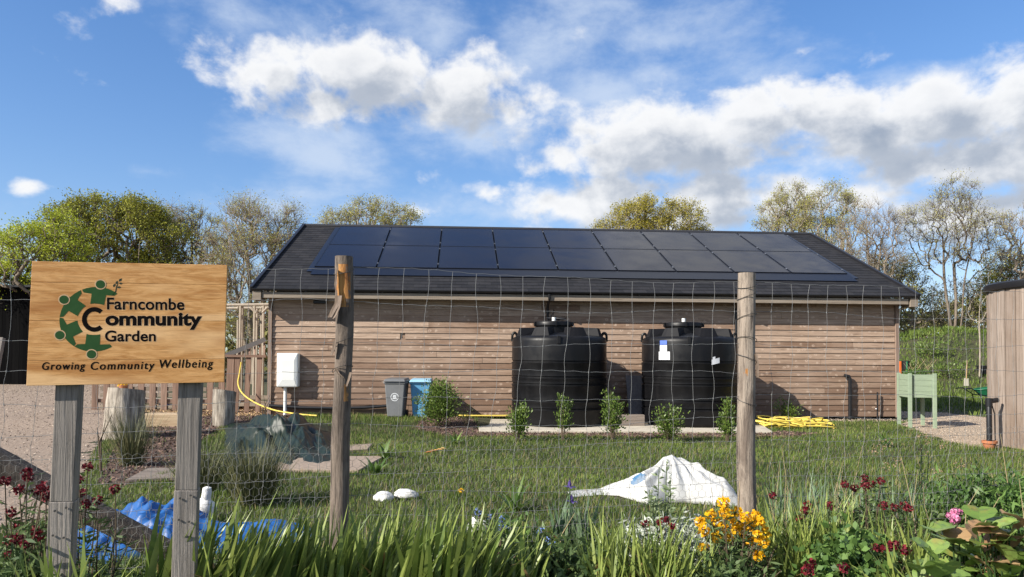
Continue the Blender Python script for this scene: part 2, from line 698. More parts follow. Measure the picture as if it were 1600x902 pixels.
def axis(lo, hi, step, far):
    c = list(np.arange(lo, hi + 1e-6, step))
    out, v, s = [], hi, step
    while v < far:
        s *= 1.5
        v += s
        out.append(v)
    ou2, v, s = [], lo, step
    while v > -far:
        s *= 1.5
        v -= s
        ou2.append(v)
    return np.array(ou2[::-1] + c + out)


def sheet(name, xs, ys, fz, m, parent=None):
    X, Y = np.meshgrid(xs, ys)
    Z = fz(X, Y)
    nx, ny = len(xs), len(ys)
    V = np.stack([X, Y, Z], -1).reshape(-1, 3)
    i = np.arange((nx - 1) * (ny - 1))
    a = (i // (nx - 1)) * nx + i % (nx - 1)
    F = np.stack([a, a + 1, a + 1 + nx, a + nx], 1)
    return npmesh(name, V, F, m, parent, smooth=True)


def patch(name, poly, m, dz, step=.2, edge=.12):
    """a sheet laid on the terrain with a slightly ragged outline"""
    P = np.array(poly)
    xs = np.arange(P[:, 0].min() - .2, P[:, 0].max() + .2, step)
    ys = np.arange(P[:, 1].min() - .2, P[:, 1].max() + .2, step)
    X, Y = np.meshgrid(xs, ys)
    jx = X + edge * np.sin(Y * 7.3 + X * 3.1) + edge * .6 * np.sin(Y * 17 + 1.3)
    jy = Y + edge * np.sin(X * 6.1 + 2.0) + edge * .6 * np.sin(X * 15.1)
    nx = len(xs)
    V = np.stack([X, Y, hgt(X, Y) + dz], -1).reshape(-1, 3)
    i = np.arange((nx - 1) * (len(ys) - 1))
    a = (i // (nx - 1)) * nx + i % (nx - 1)
    cx, cy = (jx.ravel()[a] + jx.ravel()[a + 1 + nx]) / 2, (jy.ravel()[a] + jy.ravel()[a + 1 + nx]) / 2
    k = inside(poly, cx, cy)
    F = np.stack([a, a + 1, a + 1 + nx, a + nx], 1)[k]
    return tag(npmesh(name, V, F, m, None, smooth=True), kind='structure')


m_soil = mat('lawn soil', (.045, .05, .022), rough=1, nscale=1.3, c3=(.085, .075, .04), nfac=.8, bump=.6, bscale=20)
g = sheet('ground', axis(-12, 17, .22, 700), axis(1.2, 38, .22, 900), hgt, m_soil)
tag(g, kind='structure')
m_gravel = mat('gravel', (.36, .275, .21), rough=.95, nscale=26, c3=(.18, .135, .10), nfac=.85, bump=.8, bscale=70, nlo=.4, nhi=.6)
m_sand = mat('sandy gravel', (.46, .36, .26), rough=.95, nscale=55, c3=(.25, .19, .14), nfac=.7, bump=.7, bscale=60, nlo=.4, nhi=.62)
m_mulch = mat('mulch', (.14, .09, .07), rough=1, nscale=38, c3=(.045, .028, .022), nfac=.95, bump=1, bscale=40, nlo=.4, nhi=.6)
m_chips = mat('wood chips', (.48, .33, .17), rough=1, nscale=30, c3=(.2, .12, .06), nfac=.9, bump=1, bscale=34, nlo=.42, nhi=.6)
m_conc = mat('pale concrete', (.52, .47, .38), rough=.9, nscale=4, c3=(.36, .32, .26), nfac=.7, bump=.2, bscale=40)
patch('gravel_yard', GRAVEL_L, m_gravel, .006, .3)
patch('gravel_path', PATH_R, m_sand, .006, .12)
patch('mulch_bed', MULCH_LEFT, m_mulch, .008, .15)
patch('mulch_bed', MULCH_FRONT, m_mulch, .008, .12)
patch('wood_chip_path', CHIPS, m_chips, .014, .12)
mb = MB()
zt = .055
i0 = len(mb.V)
mb.V += [Vector((x, y, zt)) for x, y in PAD] + [Vector((x, y, -.02)) for x, y in PAD]
n = len(PAD)
mb.F.append([i for i in range(n)][::-1])
mb.T.append(0)
for i in range(n):
    mb.F.append([i, (i + 1) % n, n + (i + 1) % n, n + i])
    mb.T.append(0)
tag(mb.build('concrete_pad', m_conc, bevel=.01), kind='structure')


def chips(name, poly, n, m, size, dz=.01, lo=.02):
    """loose pieces scattered on the ground: nobody could count them"""
    P = np.array(poly)
    X = RNG.uniform(P[:, 0].min(), P[:, 0].max(), n)
    Y = RNG.uniform(P[:, 1].min(), P[:, 1].max(), n)
    k = inside(poly, X, Y)
    X, Y = X[k], Y[k]
    C = np.stack([X, Y, hgt(X, Y) + dz + RNG.uniform(0, lo, len(X))], 1)
    ax = rand_unit(len(X))
    ax[:, 2] *= .3
    V, F = leaf_quads(C, RNG.uniform(.5, 1.2, len(X)) * size, RNG.uniform(.3, .7, len(X)) * size, axis=ax)
    return tag(npmesh(name, V, F, m, None, RNG.uniform(0, 1, len(F))), kind='stuff')


m_bit = mat('bark chips', (.06, .035, .028), (.24, .16, .125), rough=1)
m_bit2 = mat('pale chips', (.3, .19, .09), (.62, .45, .25), rough=1)
m_stone = mat('gravel stones', (.14, .105, .08), (.55, .45, .355), rough=.9)
chips('bark_chippings', MULCH_LEFT, 14000, m_bit, .07)
chips('bark_chippings', MULCH_FRONT, 9000, m_bit, .06)
chips('wood_chippings', CHIPS, 7000, m_bit2, .06)
chips('loose_gravel', GRAVEL_L, 60000, m_stone, .05, .006, .012)
chips('loose_gravel', PATH_R, 16000, m_stone, .035, .006, .01)
chips('loose_gravel', [(3.2, 19.9), (11.0, 20.5), (11.1, 21.15), (3.2, 20.55)], 5000, m_stone, .05, .01, .03)

# ------------------------------------------------------------------ the timber building
BLD = thing('timber_building', 'long low barn clad in horizontal weathered boards with black solar roof', 'building', (-6.6, 19.97, 0), math.radians(4))
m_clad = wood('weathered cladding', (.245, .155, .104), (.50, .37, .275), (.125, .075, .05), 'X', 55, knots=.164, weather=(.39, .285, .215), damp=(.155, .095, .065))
m_trim = wood('weathered trim', (.26, .18, .13), (.33, .25, .2), (.15, .1, .08), 'Z', 50)
m_fascia = wood('fascia timber', (.24, .195, .155), (.31, .26, .205), (.15, .115, .085), 'X', 50)
m_black = mat('black plastic', (.012, .012, .014), rough=.42, spec=.45)
m_dark = mat('dark void', (.02, .017, .015), rough=1)
LW, Z0, PITCH = 17.76, .10, .164
rr = random.Random(3)


def clad_wall(nb, x0, x1, y, rows, z0, pitch, normal=-1, breaks=4):
    for i in range(rows):
        za, zb = z0 + i * pitch, z0 + (i + 1) * pitch + .018
        xs = [x0] + sorted(rr.uniform(x0 + .5, x1 - .5) for _ in range(rr.randint(1, breaks))) + [x1]
        for a, b in zip(xs[:-1], xs[1:]):
            if b - a < .25:
                continue
            tint = rr.random()
            jog = rr.uniform(-.003, .003)
            a2, b2 = a + .004, b - .004
            yo, yi = y + normal * (.030 + jog), y + normal * .006
            nb.hexa([(a2, yo, za), (b2, yo, za), (b2, y, za), (a2, y, za), (a2, yi, zb), (b2, yi, zb), (b2, y, zb), (a2, y, zb)], tint)


rows = 20
w = MB()
clad_wall(w, .1, LW - .1, -.0, rows, Z0, PITCH)
w.box((LW / 2, .12, (Z0 + 3.4) / 2 + .02), (LW - .06, .2, 3.3), 0, .3)
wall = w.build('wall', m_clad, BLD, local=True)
gw_ = MB()
for sx in (0, 1):
    X = LW * sx
    for i in range(36):
        z = Z0 + i * PITCH
        # gable ends: boards shorten towards the ridge
        if z < 3.35:
            y0, y1 = .1, 12.7
        else:
            h = (z + .1 - 3.35) / 2.8
            y0, y1 = .1 + 6.2 * h, 12.7 - 6.4 * h
            if y1 - y0 < .3:
                break
        s_ = -1 if sx == 0 else 1
        gw_.hexa([(X, y0, z), (X + s_ * .03, y0, z), (X + s_ * .03, y1, z), (X, y1, z), (X, y0, z + PITCH), (X + s_ * .006, y0, z + PITCH), (X + s_ * .006, y1, z + PITCH), (X, y1, z + PITCH)], rr.random())
gw_.box((LW / 2, 12.8, 1.7), (LW, .2, 3.2))
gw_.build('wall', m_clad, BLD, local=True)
for x in (.045, LW - .045):
    MB().box((x, -.025, 1.7), (.1, .09, 3.25), 0, .5).build('corner_post', m_trim, BLD, local=True, bevel=.004)
MB().box((LW / 2, .06, .05), (LW - .1, .08, .12)).build('gap_shade', m_dark, BLD, local=True)  # near-black strip: the shade of the gap under the boards, put in as colour
# roof: stepped courses of slate coloured tiles
m_slate = bpy.data.materials.new('dark roof tiles')
m_slate.use_nodes = True
t = NT(m_slate.node_tree)
b = m_slate.node_tree.nodes['Principled BSDF']
b.inputs['Roughness'].default_value = .75
b.inputs['Specular IOR Level'].default_value = .18
tc = t.n('ShaderNodeTexCoord').outputs['Object']
a = t.n('ShaderNodeAttribute', attribute_name='tint')
br = t.n('ShaderNodeTexBrick')
br.offset = .5
t.put(br.inputs['Vector'], t.mapping(tc, (1, 1, 1)))
br.inputs['Scale'].default_value = 1.0
br.inputs['Brick Width'].default_value = .33
br.inputs['Row Height'].default_value = .2694
br.inputs['Mortar Size'].default_value = .006
br.inputs['Color1'].default_value = (.014, .014, .016, 1)
br.inputs['Color2'].default_value = (.026, .025, .027, 1)
br.inputs['Mortar'].default_value = (.008, .008, .009, 1)
nz = t.noise(tc, 3.0, 5)
t.put(b.inputs['Base Color'], t.mix(t.smooth(nz, .45, .75, 0, .3), br.outputs[0], (.045, .043, .042)))
RX0, RX1 = -.32, 18.05
EY, EZ, RY, RZ_ = -.47, 3.52, 5.95, 6.32
SL = math.hypot(RY - EY, RZ_ - EZ)
TY, TZ = (RY - EY) / SL, (RZ_ - EZ) / SL


def roofpt(x, s, up=0.0):
    return Vector((x, EY + TY * s - TZ * up, EZ + TZ * s + TY * up))


rf = MB()
NC = 26
for i in range(NC):
    s0, s1 = i * SL / NC, (i + 1) * SL / NC + .01
    for (u0, u1) in ((RX0, RX1),):
        p = [roofpt(u0, s0, .015), roofpt(u1, s0, .015), roofpt(u1, s1, .008), roofpt(u0, s1, .008)]
        q = [roofpt(u0, s0, 0), roofpt(u1, s0, 0), roofpt(u1, s1, -.01), roofpt(u0, s1, -.01)]
        rf.hexa(q + p, rr.random())
rf.hexa([(RX0, RY, RZ_ - .05), (RX1, RY, RZ_ - .05), (RX1, 12.9, EZ), (RX0, 12.9, EZ), (RX0, RY, RZ_), (RX1, RY, RZ_), (RX1, 12.9, EZ + .05), (RX0, 12.9, EZ + .05)], .5)
roof = rf.build('roof', m_slate, BLD, local=True)
# the tile joints follow the slope: move the texture space onto it
MB().tube([(RX0 - .02, RY, RZ_ + .01), (RX1 + .02, RY, RZ_ + .01)], .075, 8).build('ridge', mat('ridge tiles', (.03, .03, .034), rough=.5), BLD, smooth=True, local=True)
m_verge = mat('black verge trim', (.014, .014, .017), rough=.4, spec=.4)
for x, n_ in ((RX0 - .03, 'v'), (RX1 + .03, 'v')):
    v = MB()
    v.beam(roofpt(x, -.04, .0), roofpt(x, SL + .02, .0), .09, .17, up=(0, -TZ, TY))
    v.build('verge', m_verge, BLD, local=True, bevel=.01)
# fascia, soffit, box ends, gutter
MB().box(((RX0 + RX1) / 2, EY + .02, 3.37), (RX1 - RX0 - .5, .03, .16), 0, .8).build('fascia', m_fascia, BLD, local=True, bevel=.003)
MB().box(((RX0 + RX1) / 2, EY + .25, 3.302), (RX1 - RX0 - .3, .41, .02), 0, .1).build('soffit', m_fascia, BLD, local=True)
for x in (RX0 + .12, RX1 - .1):
    MB().box((x, EY + .2, 3.35), (.22, .46, .26), 0, .4).build('eave_box', m_fascia, BLD, local=True, bevel=.004)
gu = MB()
pr = [(.06 * math.cos(a_), .06 * math.sin(a_)) for a_ in np.linspace(math.pi, 2 * math.pi, 9)]
for i in range(8):
    (y0, z0), (y1, z1) = pr[i], pr[i + 1]
    gy, gz = EY - .035, EZ + .01
    gu.hexa([(RX0, gy + y0 * .86, gz + z0 * .86), (RX1, gy + y0 * .86, gz + z0 * .86), (RX1, gy + y0, gz + z0), (RX0, gy + y0, gz + z0),
             (RX0, gy + y1 * .86, gz + z1 * .86), (RX1, gy + y1 * .86, gz + z1 * .86), (RX1, gy + y1, gz + z1), (RX0, gy + y1, gz + z1)])
for x in np.arange(RX0 + .4, RX1, 1.0):
    gu.box((x, EY - .005, EZ - .045), (.03, .07, .05))
gu.build('gutter', m_black, BLD, local=True)


def bpt(px, py, y=0.0):
    """point of the picture on the building's front plane, in building coordinates"""
    M_ = Matrix.Rotation(math.radians(-4), 3, 'Z')
    o = M_ @ (Vector((0, 0, CAM_H)) - BLD.location)
    d = M_ @ ray(px, py)
    return o + d * ((y - o.y) / d.y)


def bw(p):
    return Matrix.Rotation(math.radians(4), 3, 'Z') @ Vector(p) + BLD.location


def downpipe(x, zend, jog):
    d = MB()
    d.tube([(x, EY - .035, EZ - .06), (x, EY - .035, EZ - .17), (x + jog, -.1, 3.12), (x + jog, -.1, zend)], .036, 10)
    d.tube([(x + jog, -.1, 3.02), (x + jog, -.1, 2.96)], .046, 10)
    d.box((x + jog, -.05, 2.75), (.1, .06, .03))
    d.build('downpipe', m_black, BLD, smooth=True, local=True)


downpipe(bpt(855, 490).x, 2.3, 0)
downpipe(bpt(1147, 490).x, 2.0, .02)
# solar panels
PX0, PW = .96, 1.775
m_glass = bpy.data.materials.new('solar glass')
m_glass.use_nodes = True
t = NT(m_glass.node_tree)
b = m_glass.node_tree.nodes['Principled BSDF']
tc = t.n('ShaderNodeTexCoord').outputs['Object']
t.put(b.inputs['Base Color'], t.mix(t.noise(tc, .35, 3), (.008, .008, .011), (.016, .014, .017)))
b.inputs['Specular Tint'].default_value = (1.0, .86, .74, 1)
b.inputs['Roughness'].default_value = .16
b.inputs['Specular IOR Level'].default_value = .22
nz = t.noise(tc, 1.2, 6)
t.put(b.inputs['Roughness'], t.smooth(nz, .3, .75, .13, .26))
m_pframe = mat('panel frame', (.010, .011, .016), rough=.35, spec=.4)
m_clamp = mat('panel clamps', (.35, .36, .38), rough=.4, metallic=.7)
for r_, (s0, s1) in enumerate(((1.84, 4.24), (4.26, 6.66))):
    for k in range(9):
        x0, x1 = PX0 + k * PW + .022, PX0 + (k + 1) * PW - .022
        g_ = MB()
        g_.hexa([roofpt(x0 + .02, s0 + .02, .07), roofpt(x1 - .02, s0 + .02, .07), roofpt(x1 - .02, s1 - .02, .07), roofpt(x0 + .02, s1 - .02, .07),
                 roofpt(x0 + .02, s0 + .02, .094), roofpt(x1 - .02, s0 + .02, .094), roofpt(x1 - .02, s1 - .02, .094), roofpt(x0 + .02, s1 - .02, .094)])
        po = g_.build('solar_panel', m_glass, BLD, local=True)
        f_ = MB()
        for (a0, b0, a1, b1) in ((x0, s0, x1, s0 + .019), (x0, s1 - .019, x1, s1), (x0, s0 + .019, x0 + .019, s1 - .019), (x1 - .019, s0 + .019, x1, s1 - .019)):
            f_.hexa([roofpt(a0, b0, .055), roofpt(a1, b0, .055), roofpt(a1, b1, .055), roofpt(a0, b1, .055), roofpt(a0, b0, .099), roofpt(a1, b0, .099), roofpt(a1, b1, .099), roofpt(a0, b1, .099)])
        f_.build('panel_frame', m_pframe, po, local=True)
        for sv_ in (s0 + .35, s1 - .35):
            c_ = MB()
            c_.hexa([roofpt(x1 + .004, sv_, .09), roofpt(x1 + .04, sv_, .09), roofpt(x1 + .04, sv_ + .07, .09), roofpt(x1 + .004, sv_ + .07, .09),
                     roofpt(x1 + .004, sv_, .104), roofpt(x1 + .04, sv_, .104), roofpt(x1 + .04, sv_ + .07, .104), roofpt(x1 + .004, sv_ + .07, .104)])
            c_.build('clamp', m_clamp, po, local=True)
fl = MB()
fl.hexa([roofpt(PX0, 1.22, .03), roofpt(PX0 + 9 * PW, 1.22, .03), roofpt(PX0 + 9 * PW, 1.82, .05), roofpt(PX0, 1.82, .05),
         roofpt(PX0, 1.22, .045), roofpt(PX0 + 9 * PW, 1.22, .045), roofpt(PX0 + 9 * PW, 1.82, .075), roofpt(PX0, 1.82, .075)])
fl.build('flashing', mat('flashing', (.008, .009, .014), rough=.3, spec=.3), BLD, local=True)
for xa in (PX0 - .16, PX0 + 9 * PW + .02):
    sf = MB()
    sf.hexa([roofpt(xa, 1.5, .03), roofpt(xa + .14, 1.5, .03), roofpt(xa + .14, 6.7, .03), roofpt(xa, 6.7, .03), roofpt(xa, 1.5, .045), roofpt(xa + .14, 1.5, .045), roofpt(xa + .14, 6.7, .045), roofpt(xa, 6.7, .045)])
    sf.build('flashing', MATS['panel frame'], BLD, local=True)
for o in (roof,):
    # put the brick pattern on the slope
    ang = math.atan2(TZ, TY)
    for nd in m_slate.node_tree.nodes:
        if nd.bl_idname == 'ShaderNodeMapping':
            nd.vector_type = 'POINT'
            nd.inputs['Rotation'].default_value = (-ang, 0, 0)
            nd.inputs['Location'].default_value = (.07, -(EY * TY + EZ * TZ), 0)

# small lamp bracket under the eave
p = bpt(500, 469, -.05)
MB().box((p.x, -.06, 3.22), (.34, .1, .09)).build('vent', m_black, BLD, local=True, bevel=.01)

# low black pipe lying along the wall foot
hp = MB()
pts = []
for px_, py_ in ((420, 634), (470, 637), (520, 638), (570, 637), (610, 634)):
    q = bw(bpt(px_, py_, -.12))
    pts.append(q)
hp.tube(pts, .045, 8)
tag(hp.build('drain_pipe', m_black, smooth=True), 'black drain pipe running along the foot of the boarded wall left of the bins', 'pipe')

# ------------------------------------------------------------------ meter box
m_white = mat('white grp', (.80, .80, .76), rough=.45, spec=.4, nscale=3, c3=(.68, .68, .63), nfac=.4)
q0, q1 = bpt(432, 605, -.28), bpt(466, 552, -.28)
mx, mz0, mz1 = (q0.x + q1.x) / 2, q0.z, q1.z
mw = q1.x - q0.x
MT = thing('meter_box', 'white meter cabinet on a white pipe against the boarded wall', 'meter box', bw((mx, -.16, 0)), math.radians(4))
m_ = MB()
m_.box((0, 0, (mz0 + mz1) / 2), (mw, .27, mz1 - mz0))
m_.build('cabinet', m_white, MT, local=True, bevel=.03)
d_ = MB()
hz = (mz0 + mz1) / 2
hw, hh = mw / 2 - .03, (mz1 - mz0) / 2 - .03
y0, y1 = -.137, -.160
o_ = [(-hw, y0, hz - hh), (hw, y0, hz - hh), (hw, y0, hz + hh), (-hw, y0, hz + hh)]
i_ = [(-hw * .55, y1, hz - hh * .62), (hw * .72, y1, hz - hh * .62), (hw * .72, y1, hz + hh * .62), (-hw * .55, y1, hz + hh * .62)]
for k in range(4):
    d_.face([o_[k], o_[(k + 1) % 4], i_[(k + 1) % 4], i_[k]])
d_.face(i_)
d_.build('door', m_white, MT, local=True)
MB().tube([(-.08, .02, 0.05), (-.08, .02, mz0 + .02)], .045, 12).build('conduit', m_white, MT, smooth=True, local=True)

# ------------------------------------------------------------------ wheelie bins
def wheelie(loc, rz, m, lab, lid_m, logo):
    B = thing('wheelie_bin', lab, 'bin', loc, rz, 'wheelie bins by the wall')
    b_ = MB()
    H = .96
    lo, hi = (.20, .24), (.27, .30)
    b_.hexa([(-lo[0], -lo[1], .04), (lo[0], -lo[1], .04), (lo[0], lo[1] * .8, .04), (-lo[0], lo[1] * .8, .04), (-hi[0], -hi[1], H), (hi[0], -hi[1], H), (hi[0], hi[1], H), (-hi[0], hi[1], H)])
    b_.build('body', m, B, local=True, bevel=.025)
    MB().box((0, 0, H - .03), (.58, .64, .05)).build('rim', m, B, local=True, bevel=.015)
    l_ = MB()
    l_.hexa([(-.3, -.37, H + .005), (.3, -.37, H + .005), (.3, .31, H + .005), (-.3, .31, H + .005), (-.25, -.3, H + .075), (.25, -.3, H + .075), (.26, .3, H + .095), (-.26, .3, H + .095)])
    l_.build('lid', lid_m, B, local=True, bevel=.02)
    MB().tube([(-.24, .35, H + .03), (.24, .35, H + .03)], .018, 8).build('handle', m, B, smooth=True, local=True)
    for s in (-1, 1):
        MB().tube([(s * .2, .26, .1), (s * .25, .26, .1)], .1, 16).build('wheel', MATS['black plastic'], B, smooth=True, local=True)
    if logo:
        e = MB()
        m2 = mat('bin emblem white', (.72, .74, .76), rough=.6)
        yb = lambda z: -(.24 + .06 * (z - .04) / .92) - .004
        zc, R_ = .56, .105
        for k in range(28):
            a0, a1 = 2 * math.pi * k / 28, 2 * math.pi * (k + 1) / 28
            P_ = lambda r, a_: (r * math.cos(a_), yb(zc + r * math.sin(a_)), zc + r * math.sin(a_))
            e.face([P_(R_, a0), P_(R_, a1), P_(R_ * .86, a1), P_(R_ * .86, a0)])
        for (u0, v0, u1, v1) in ((-.055, -.05, .055, -.03), (-.045, -.02, -.02, .03), (.01, -.02, .04, .02), (-.04, .035, .045, .055), (-.012, -.03, .004, .05)):
            e.face([(u0, yb(zc + v0), zc + v0), (u1, yb(zc + v0), zc + v0), (u1, yb(zc + v1), zc + v1), (u0, yb(zc + v1), zc + v1)])
        e.build('emblem', m2, B, local=True)
    return B


m_bgrey = mat('grey bin plastic', (.165, .17, .175), rough=.5, spec=.35, nscale=4, c3=(.12, .12, .12), nfac=.4)
m_bgrey2 = mat('dark grey bin lid', (.13, .135, .14), rough=.5, spec=.35)
m_bblue = mat('blue bin plastic', (.10, .30, .50), rough=.5, spec=.35, nscale=4, c3=(.13, .33, .5), nfac=.4)
m_bblue2 = mat('pale blue lid', (.26, .46, .60), rough=.5, spec=.35)
q = at(618.5, 640, 19.35)
wheelie((q.x, 19.5, hgt(q.x, 19.5)), math.radians(-3), m_bgrey, 'grey wheelie bin with round white emblem standing by the wall', m_bgrey2, True)
q = at(657, 640, 19.55)
wheelie((q.x, 19.7, hgt(q.x, 19.7) - .02), math.radians(2), m_bblue, 'light blue wheelie bin partly behind the round green bush', m_bblue2, False)

# ------------------------------------------------------------------ water tanks
m_tank = bpy.data.materials.new('black polythene')
m_tank.use_nodes = True
t = NT(m_tank.node_tree)
b = m_tank.node_tree.nodes['Principled BSDF']
tc = t.n('ShaderNodeTexCoord').outputs['Object']
t.put(b.inputs['Base Color'], t.mix(t.smooth(t.noise(t.mapping(tc, (1, 1, .35)), 2.2, 6), .45, .75), (.005, .005, .006), (.012, .0115, .012)))
t.put(b.inputs['Roughness'], t.smooth(t.noise(tc, 5, 6), .3, .7, .34, .5))
b.inputs['Specular IOR Level'].default_value = .24


m_tank2 = mat('matt black polythene', (.012, .012, .014), rough=.6, spec=.12)


def make_tank(c, rz, lab, stickers):
    T = thing('water_tank', lab, 'water tank', c, rz, 'black water tanks against the wall')
    R = 1.215
    prof = [(R - .06, 0.0), (R - .015, .03), (R, .10)]
    for zc in (.42, .62, 1.02, 1.2, 1.58):
        prof += [(R, zc - .055), (R + .012, zc - .035), (R + .012, zc - .012), (R - .02, zc), (R - .02, zc + .02), (R + .004, zc + .04)]
    prof += [(R, 1.75), (R, 2.10), (R - .012, 2.16), (R - .05, 2.205), (R - .12, 2.235), (R - .30, 2.25), (.45, 2.33)]
    b_ = MB()
    b_.lathe(prof, (0, 0, 0), 72)
    body = b_.build('body', m_tank, T, smooth=True, local=True, angle=50)
    # raised blocks round the shoulder
    for k in range(7):
        a0 = 2 * math.pi * k / 7 + math.radians(-90 + 13)
        a1 = a0 + math.radians(26)
        m_ = MB()
        P_ = lambda r, a_, z: (r * math.cos(a_), r * math.sin(a_), z)
        n_ = 4
        an = np.linspace(a0, a1, n_ + 1)
        sh = math.radians(3.5)
        an2 = np.linspace(a0 + sh, a1 - sh, n_ + 1)
        for i in range(n_):
            m_.hexa([P_(1.12, an[i], 2.20), P_(1.12, an[i + 1], 2.20), P_(.48, an[i + 1], 2.27), P_(.48, an[i], 2.27),
                     P_(1.03, an2[i], 2.44), P_(1.03, an2[i + 1], 2.44), P_(.5, an2[i + 1], 2.46), P_(.5, an2[i], 2.46)])
        m_.build('shoulder_rib', m_tank2, T, local=True)
    lc = (-.16, .3, 0)
    n_ = MB()
    n_.lathe([(.47, 2.3), (.47, 2.49), (.45, 2.50), (.2, 2.50)], lc, 40)
    n_.build('neck', m_tank, T, smooth=True, local=True)
    l_ = MB()
    l_.lathe([(.49, 2.50), (.515, 2.515), (.515, 2.60), (.50, 2.62), (.42, 2.63), (.40, 2.615), (.1, 2.61), (.02, 2.61)], lc, 48)
    lid = l_.build('lid', m_tank, T, smooth=True, local=True)
    for k in range(3):
        a_ = math.radians(-150 + 70 * k)
        MB().box((lc[0] + .52 * math.cos(a_), lc[1] + .52 * math.sin(a_), 2.56), (.06, .04, .12), a_).build('lid_clip', m_tank, lid, local=True, bevel=.006)
    MB().tube([(lc[0] + .02, lc[1] - .25, 2.64), (lc[0] + .02, lc[1] - .25, 2.73)], .05, 12).build('vent_cap', MATS['white grp'], T, smooth=True, local=True)
    for s in (-1, 1):
        e = MB()
        arc = [(s * (R - .06 + .06 * math.cos(a_) * 1.0), 0, 2.22 + .11 * math.sin(a_)) for a_ in np.linspace(0, math.pi, 9)]
        e.tube([(s * (R - .0), 0, 2.1)] + arc + [(s * (R - .14), 0, 2.16)], .032, 8)
        e.build('lifting_eye', m_tank, T, smooth=True, local=True)
    ol = MB()
    ol.box((0, -R - .012, 2.12), (.09, .05, .2))
    ol.build('seam_lug', m_tank, T, local=True, bevel=.01)

    def sticker(x, z0, z1, w_, m, tilt=0.0, name='sticker'):
        s_ = MB()
        a_ = math.asin(x / R)
        k0, k1 = a_ - w_ / 2 / R, a_ + w_ / 2 / R
        Rr = R + .014
        for i in range(4):
            u0, u1 = k0 + (k1 - k0) * i / 4, k0 + (k1 - k0) * (i + 1) / 4
            dz0, dz1 = tilt * (i / 4), tilt * ((i + 1) / 4)
            s_.face([(Rr * math.sin(u0), -Rr * math.cos(u0), z0 + dz0), (Rr * math.sin(u1), -Rr * math.cos(u1), z0 + dz1), (Rr * math.sin(u1), -Rr * math.cos(u1), z1 + dz1), (Rr * math.sin(u0), -Rr * math.cos(u0), z1 + dz0)])
        return s_.build(name, m, T, local=True)
    if stickers:
        m_blue = mat('blue sticker', (.09, .16, .5), rough=.5)
        m_paper = mat('white sticker', (.75, .76, .78), rough=.5)
        m_ink = mat('faint print', (.35, .36, .4), rough=.6)
        sticker(-.62, 2.01, 2.13, .20, m_blue)
        sticker(-.62, 1.86, 2.01, .20, m_paper)
        sticker(-.60, 1.65, 1.85, .31, m_paper)
        for z in (1.9, 1.94, 1.97):
            s = sticker(-.62, z, z + .012, .15, m_ink, name='print_line')
            s.location.y = -.003
        s = sticker(-.60, 1.77, 1.783, .27, m_ink, name='print_line')
        s.location.y = -.003
        sticker(.62, 1.53, 1.66, .22, m_paper, .05)
        sticker(.58, 1.64, 1.72, .07, m_paper, .02)
    return T


TL = bw((at(873, 600, 19.0).x + 6.6 + 1.3, -1.50, 0))
tx = at(873.5, 600, 19.0)
make_tank((tx.x, 19.0, .055), math.radians(-4), 'black ribbed water tank with cables on its lid, nearer the bins', False)
tx = at(1077, 600, 19.15)
make_tank((tx.x, 19.15, .055), math.radians(-13.5), 'black ribbed water tank with blue and white stickers beside the right fence post', True)
# cables on the left tank's lid
cb_ = MB()
tx = at(873.5, 600, 19.0)
lidc = Vector((tx.x - .16, 19.3, 2.72))
a0 = bw(bpt(865, 484, -.1))
cb_.tube([a0, a0 * .5 + lidc * .5 + Vector((0, 0, -.05)), lidc + Vector((.1, -.1, .05)), lidc + Vector((.3, -.2, .02)), lidc + Vector((.5, -.2, -.1)), lidc + Vector((.62, -.35, -.28))], .014, 6)
cb_.tube([a0 + Vector((.02, 0, -.03)), lidc + Vector((-.1, .1, .0))], .012, 6)
for k in range(4):
    cb_.tube([lidc + Vector((.1 + .22 * math.cos(a_) * (1 + .1 * k), .1 + .2 * math.sin(a_ + k), .02 + .015 * k)) for a_ in np.linspace(0, 5.5, 14)], .012, 5)
tag(cb_.build('cable', m_black, smooth=True), 'loose black cable coiled on the tank lid and running to the wall', 'cable')

# board and sleepers between the tanks
bd = MB()
q = at(990, 640, 20.1)
bd.hexa([q + Vector((-.2, -.5, -.15)), q + Vector((.55, -.45, -.15)), q + Vector((.55, -.4, -.15)), q + Vector((-.2, -.45, -.15)),
         q + Vector((-.2, .12, .92)), q + Vector((.55, .17, .92)), q + Vector((.55, .22, .92)), q + Vector((-.2, .17, .92))], .2)
tag(bd.build('leaning_board', wood('grey board', (.16, .15, .15), (.2, .18, .17), (.1, .09, .09), 'Z', 40)), 'grey sheet of board leaning on the wall between the two black tanks', 'board')
m_sleeper = wood('sleeper', (.2, .165, .14), (.27, .22, .18), (.1, .08, .065), 'X', 40, bump=.8)
sl = MB()
q = at(984, 667, 18.4)
sl.box((q.x, 18.5, .19), (.75, .22, .27), .02, .4)
tag(sl.build('sleeper', m_sleeper, bevel=.012), 'short timber sleeper lying on the pad between the tanks', 'sleeper')

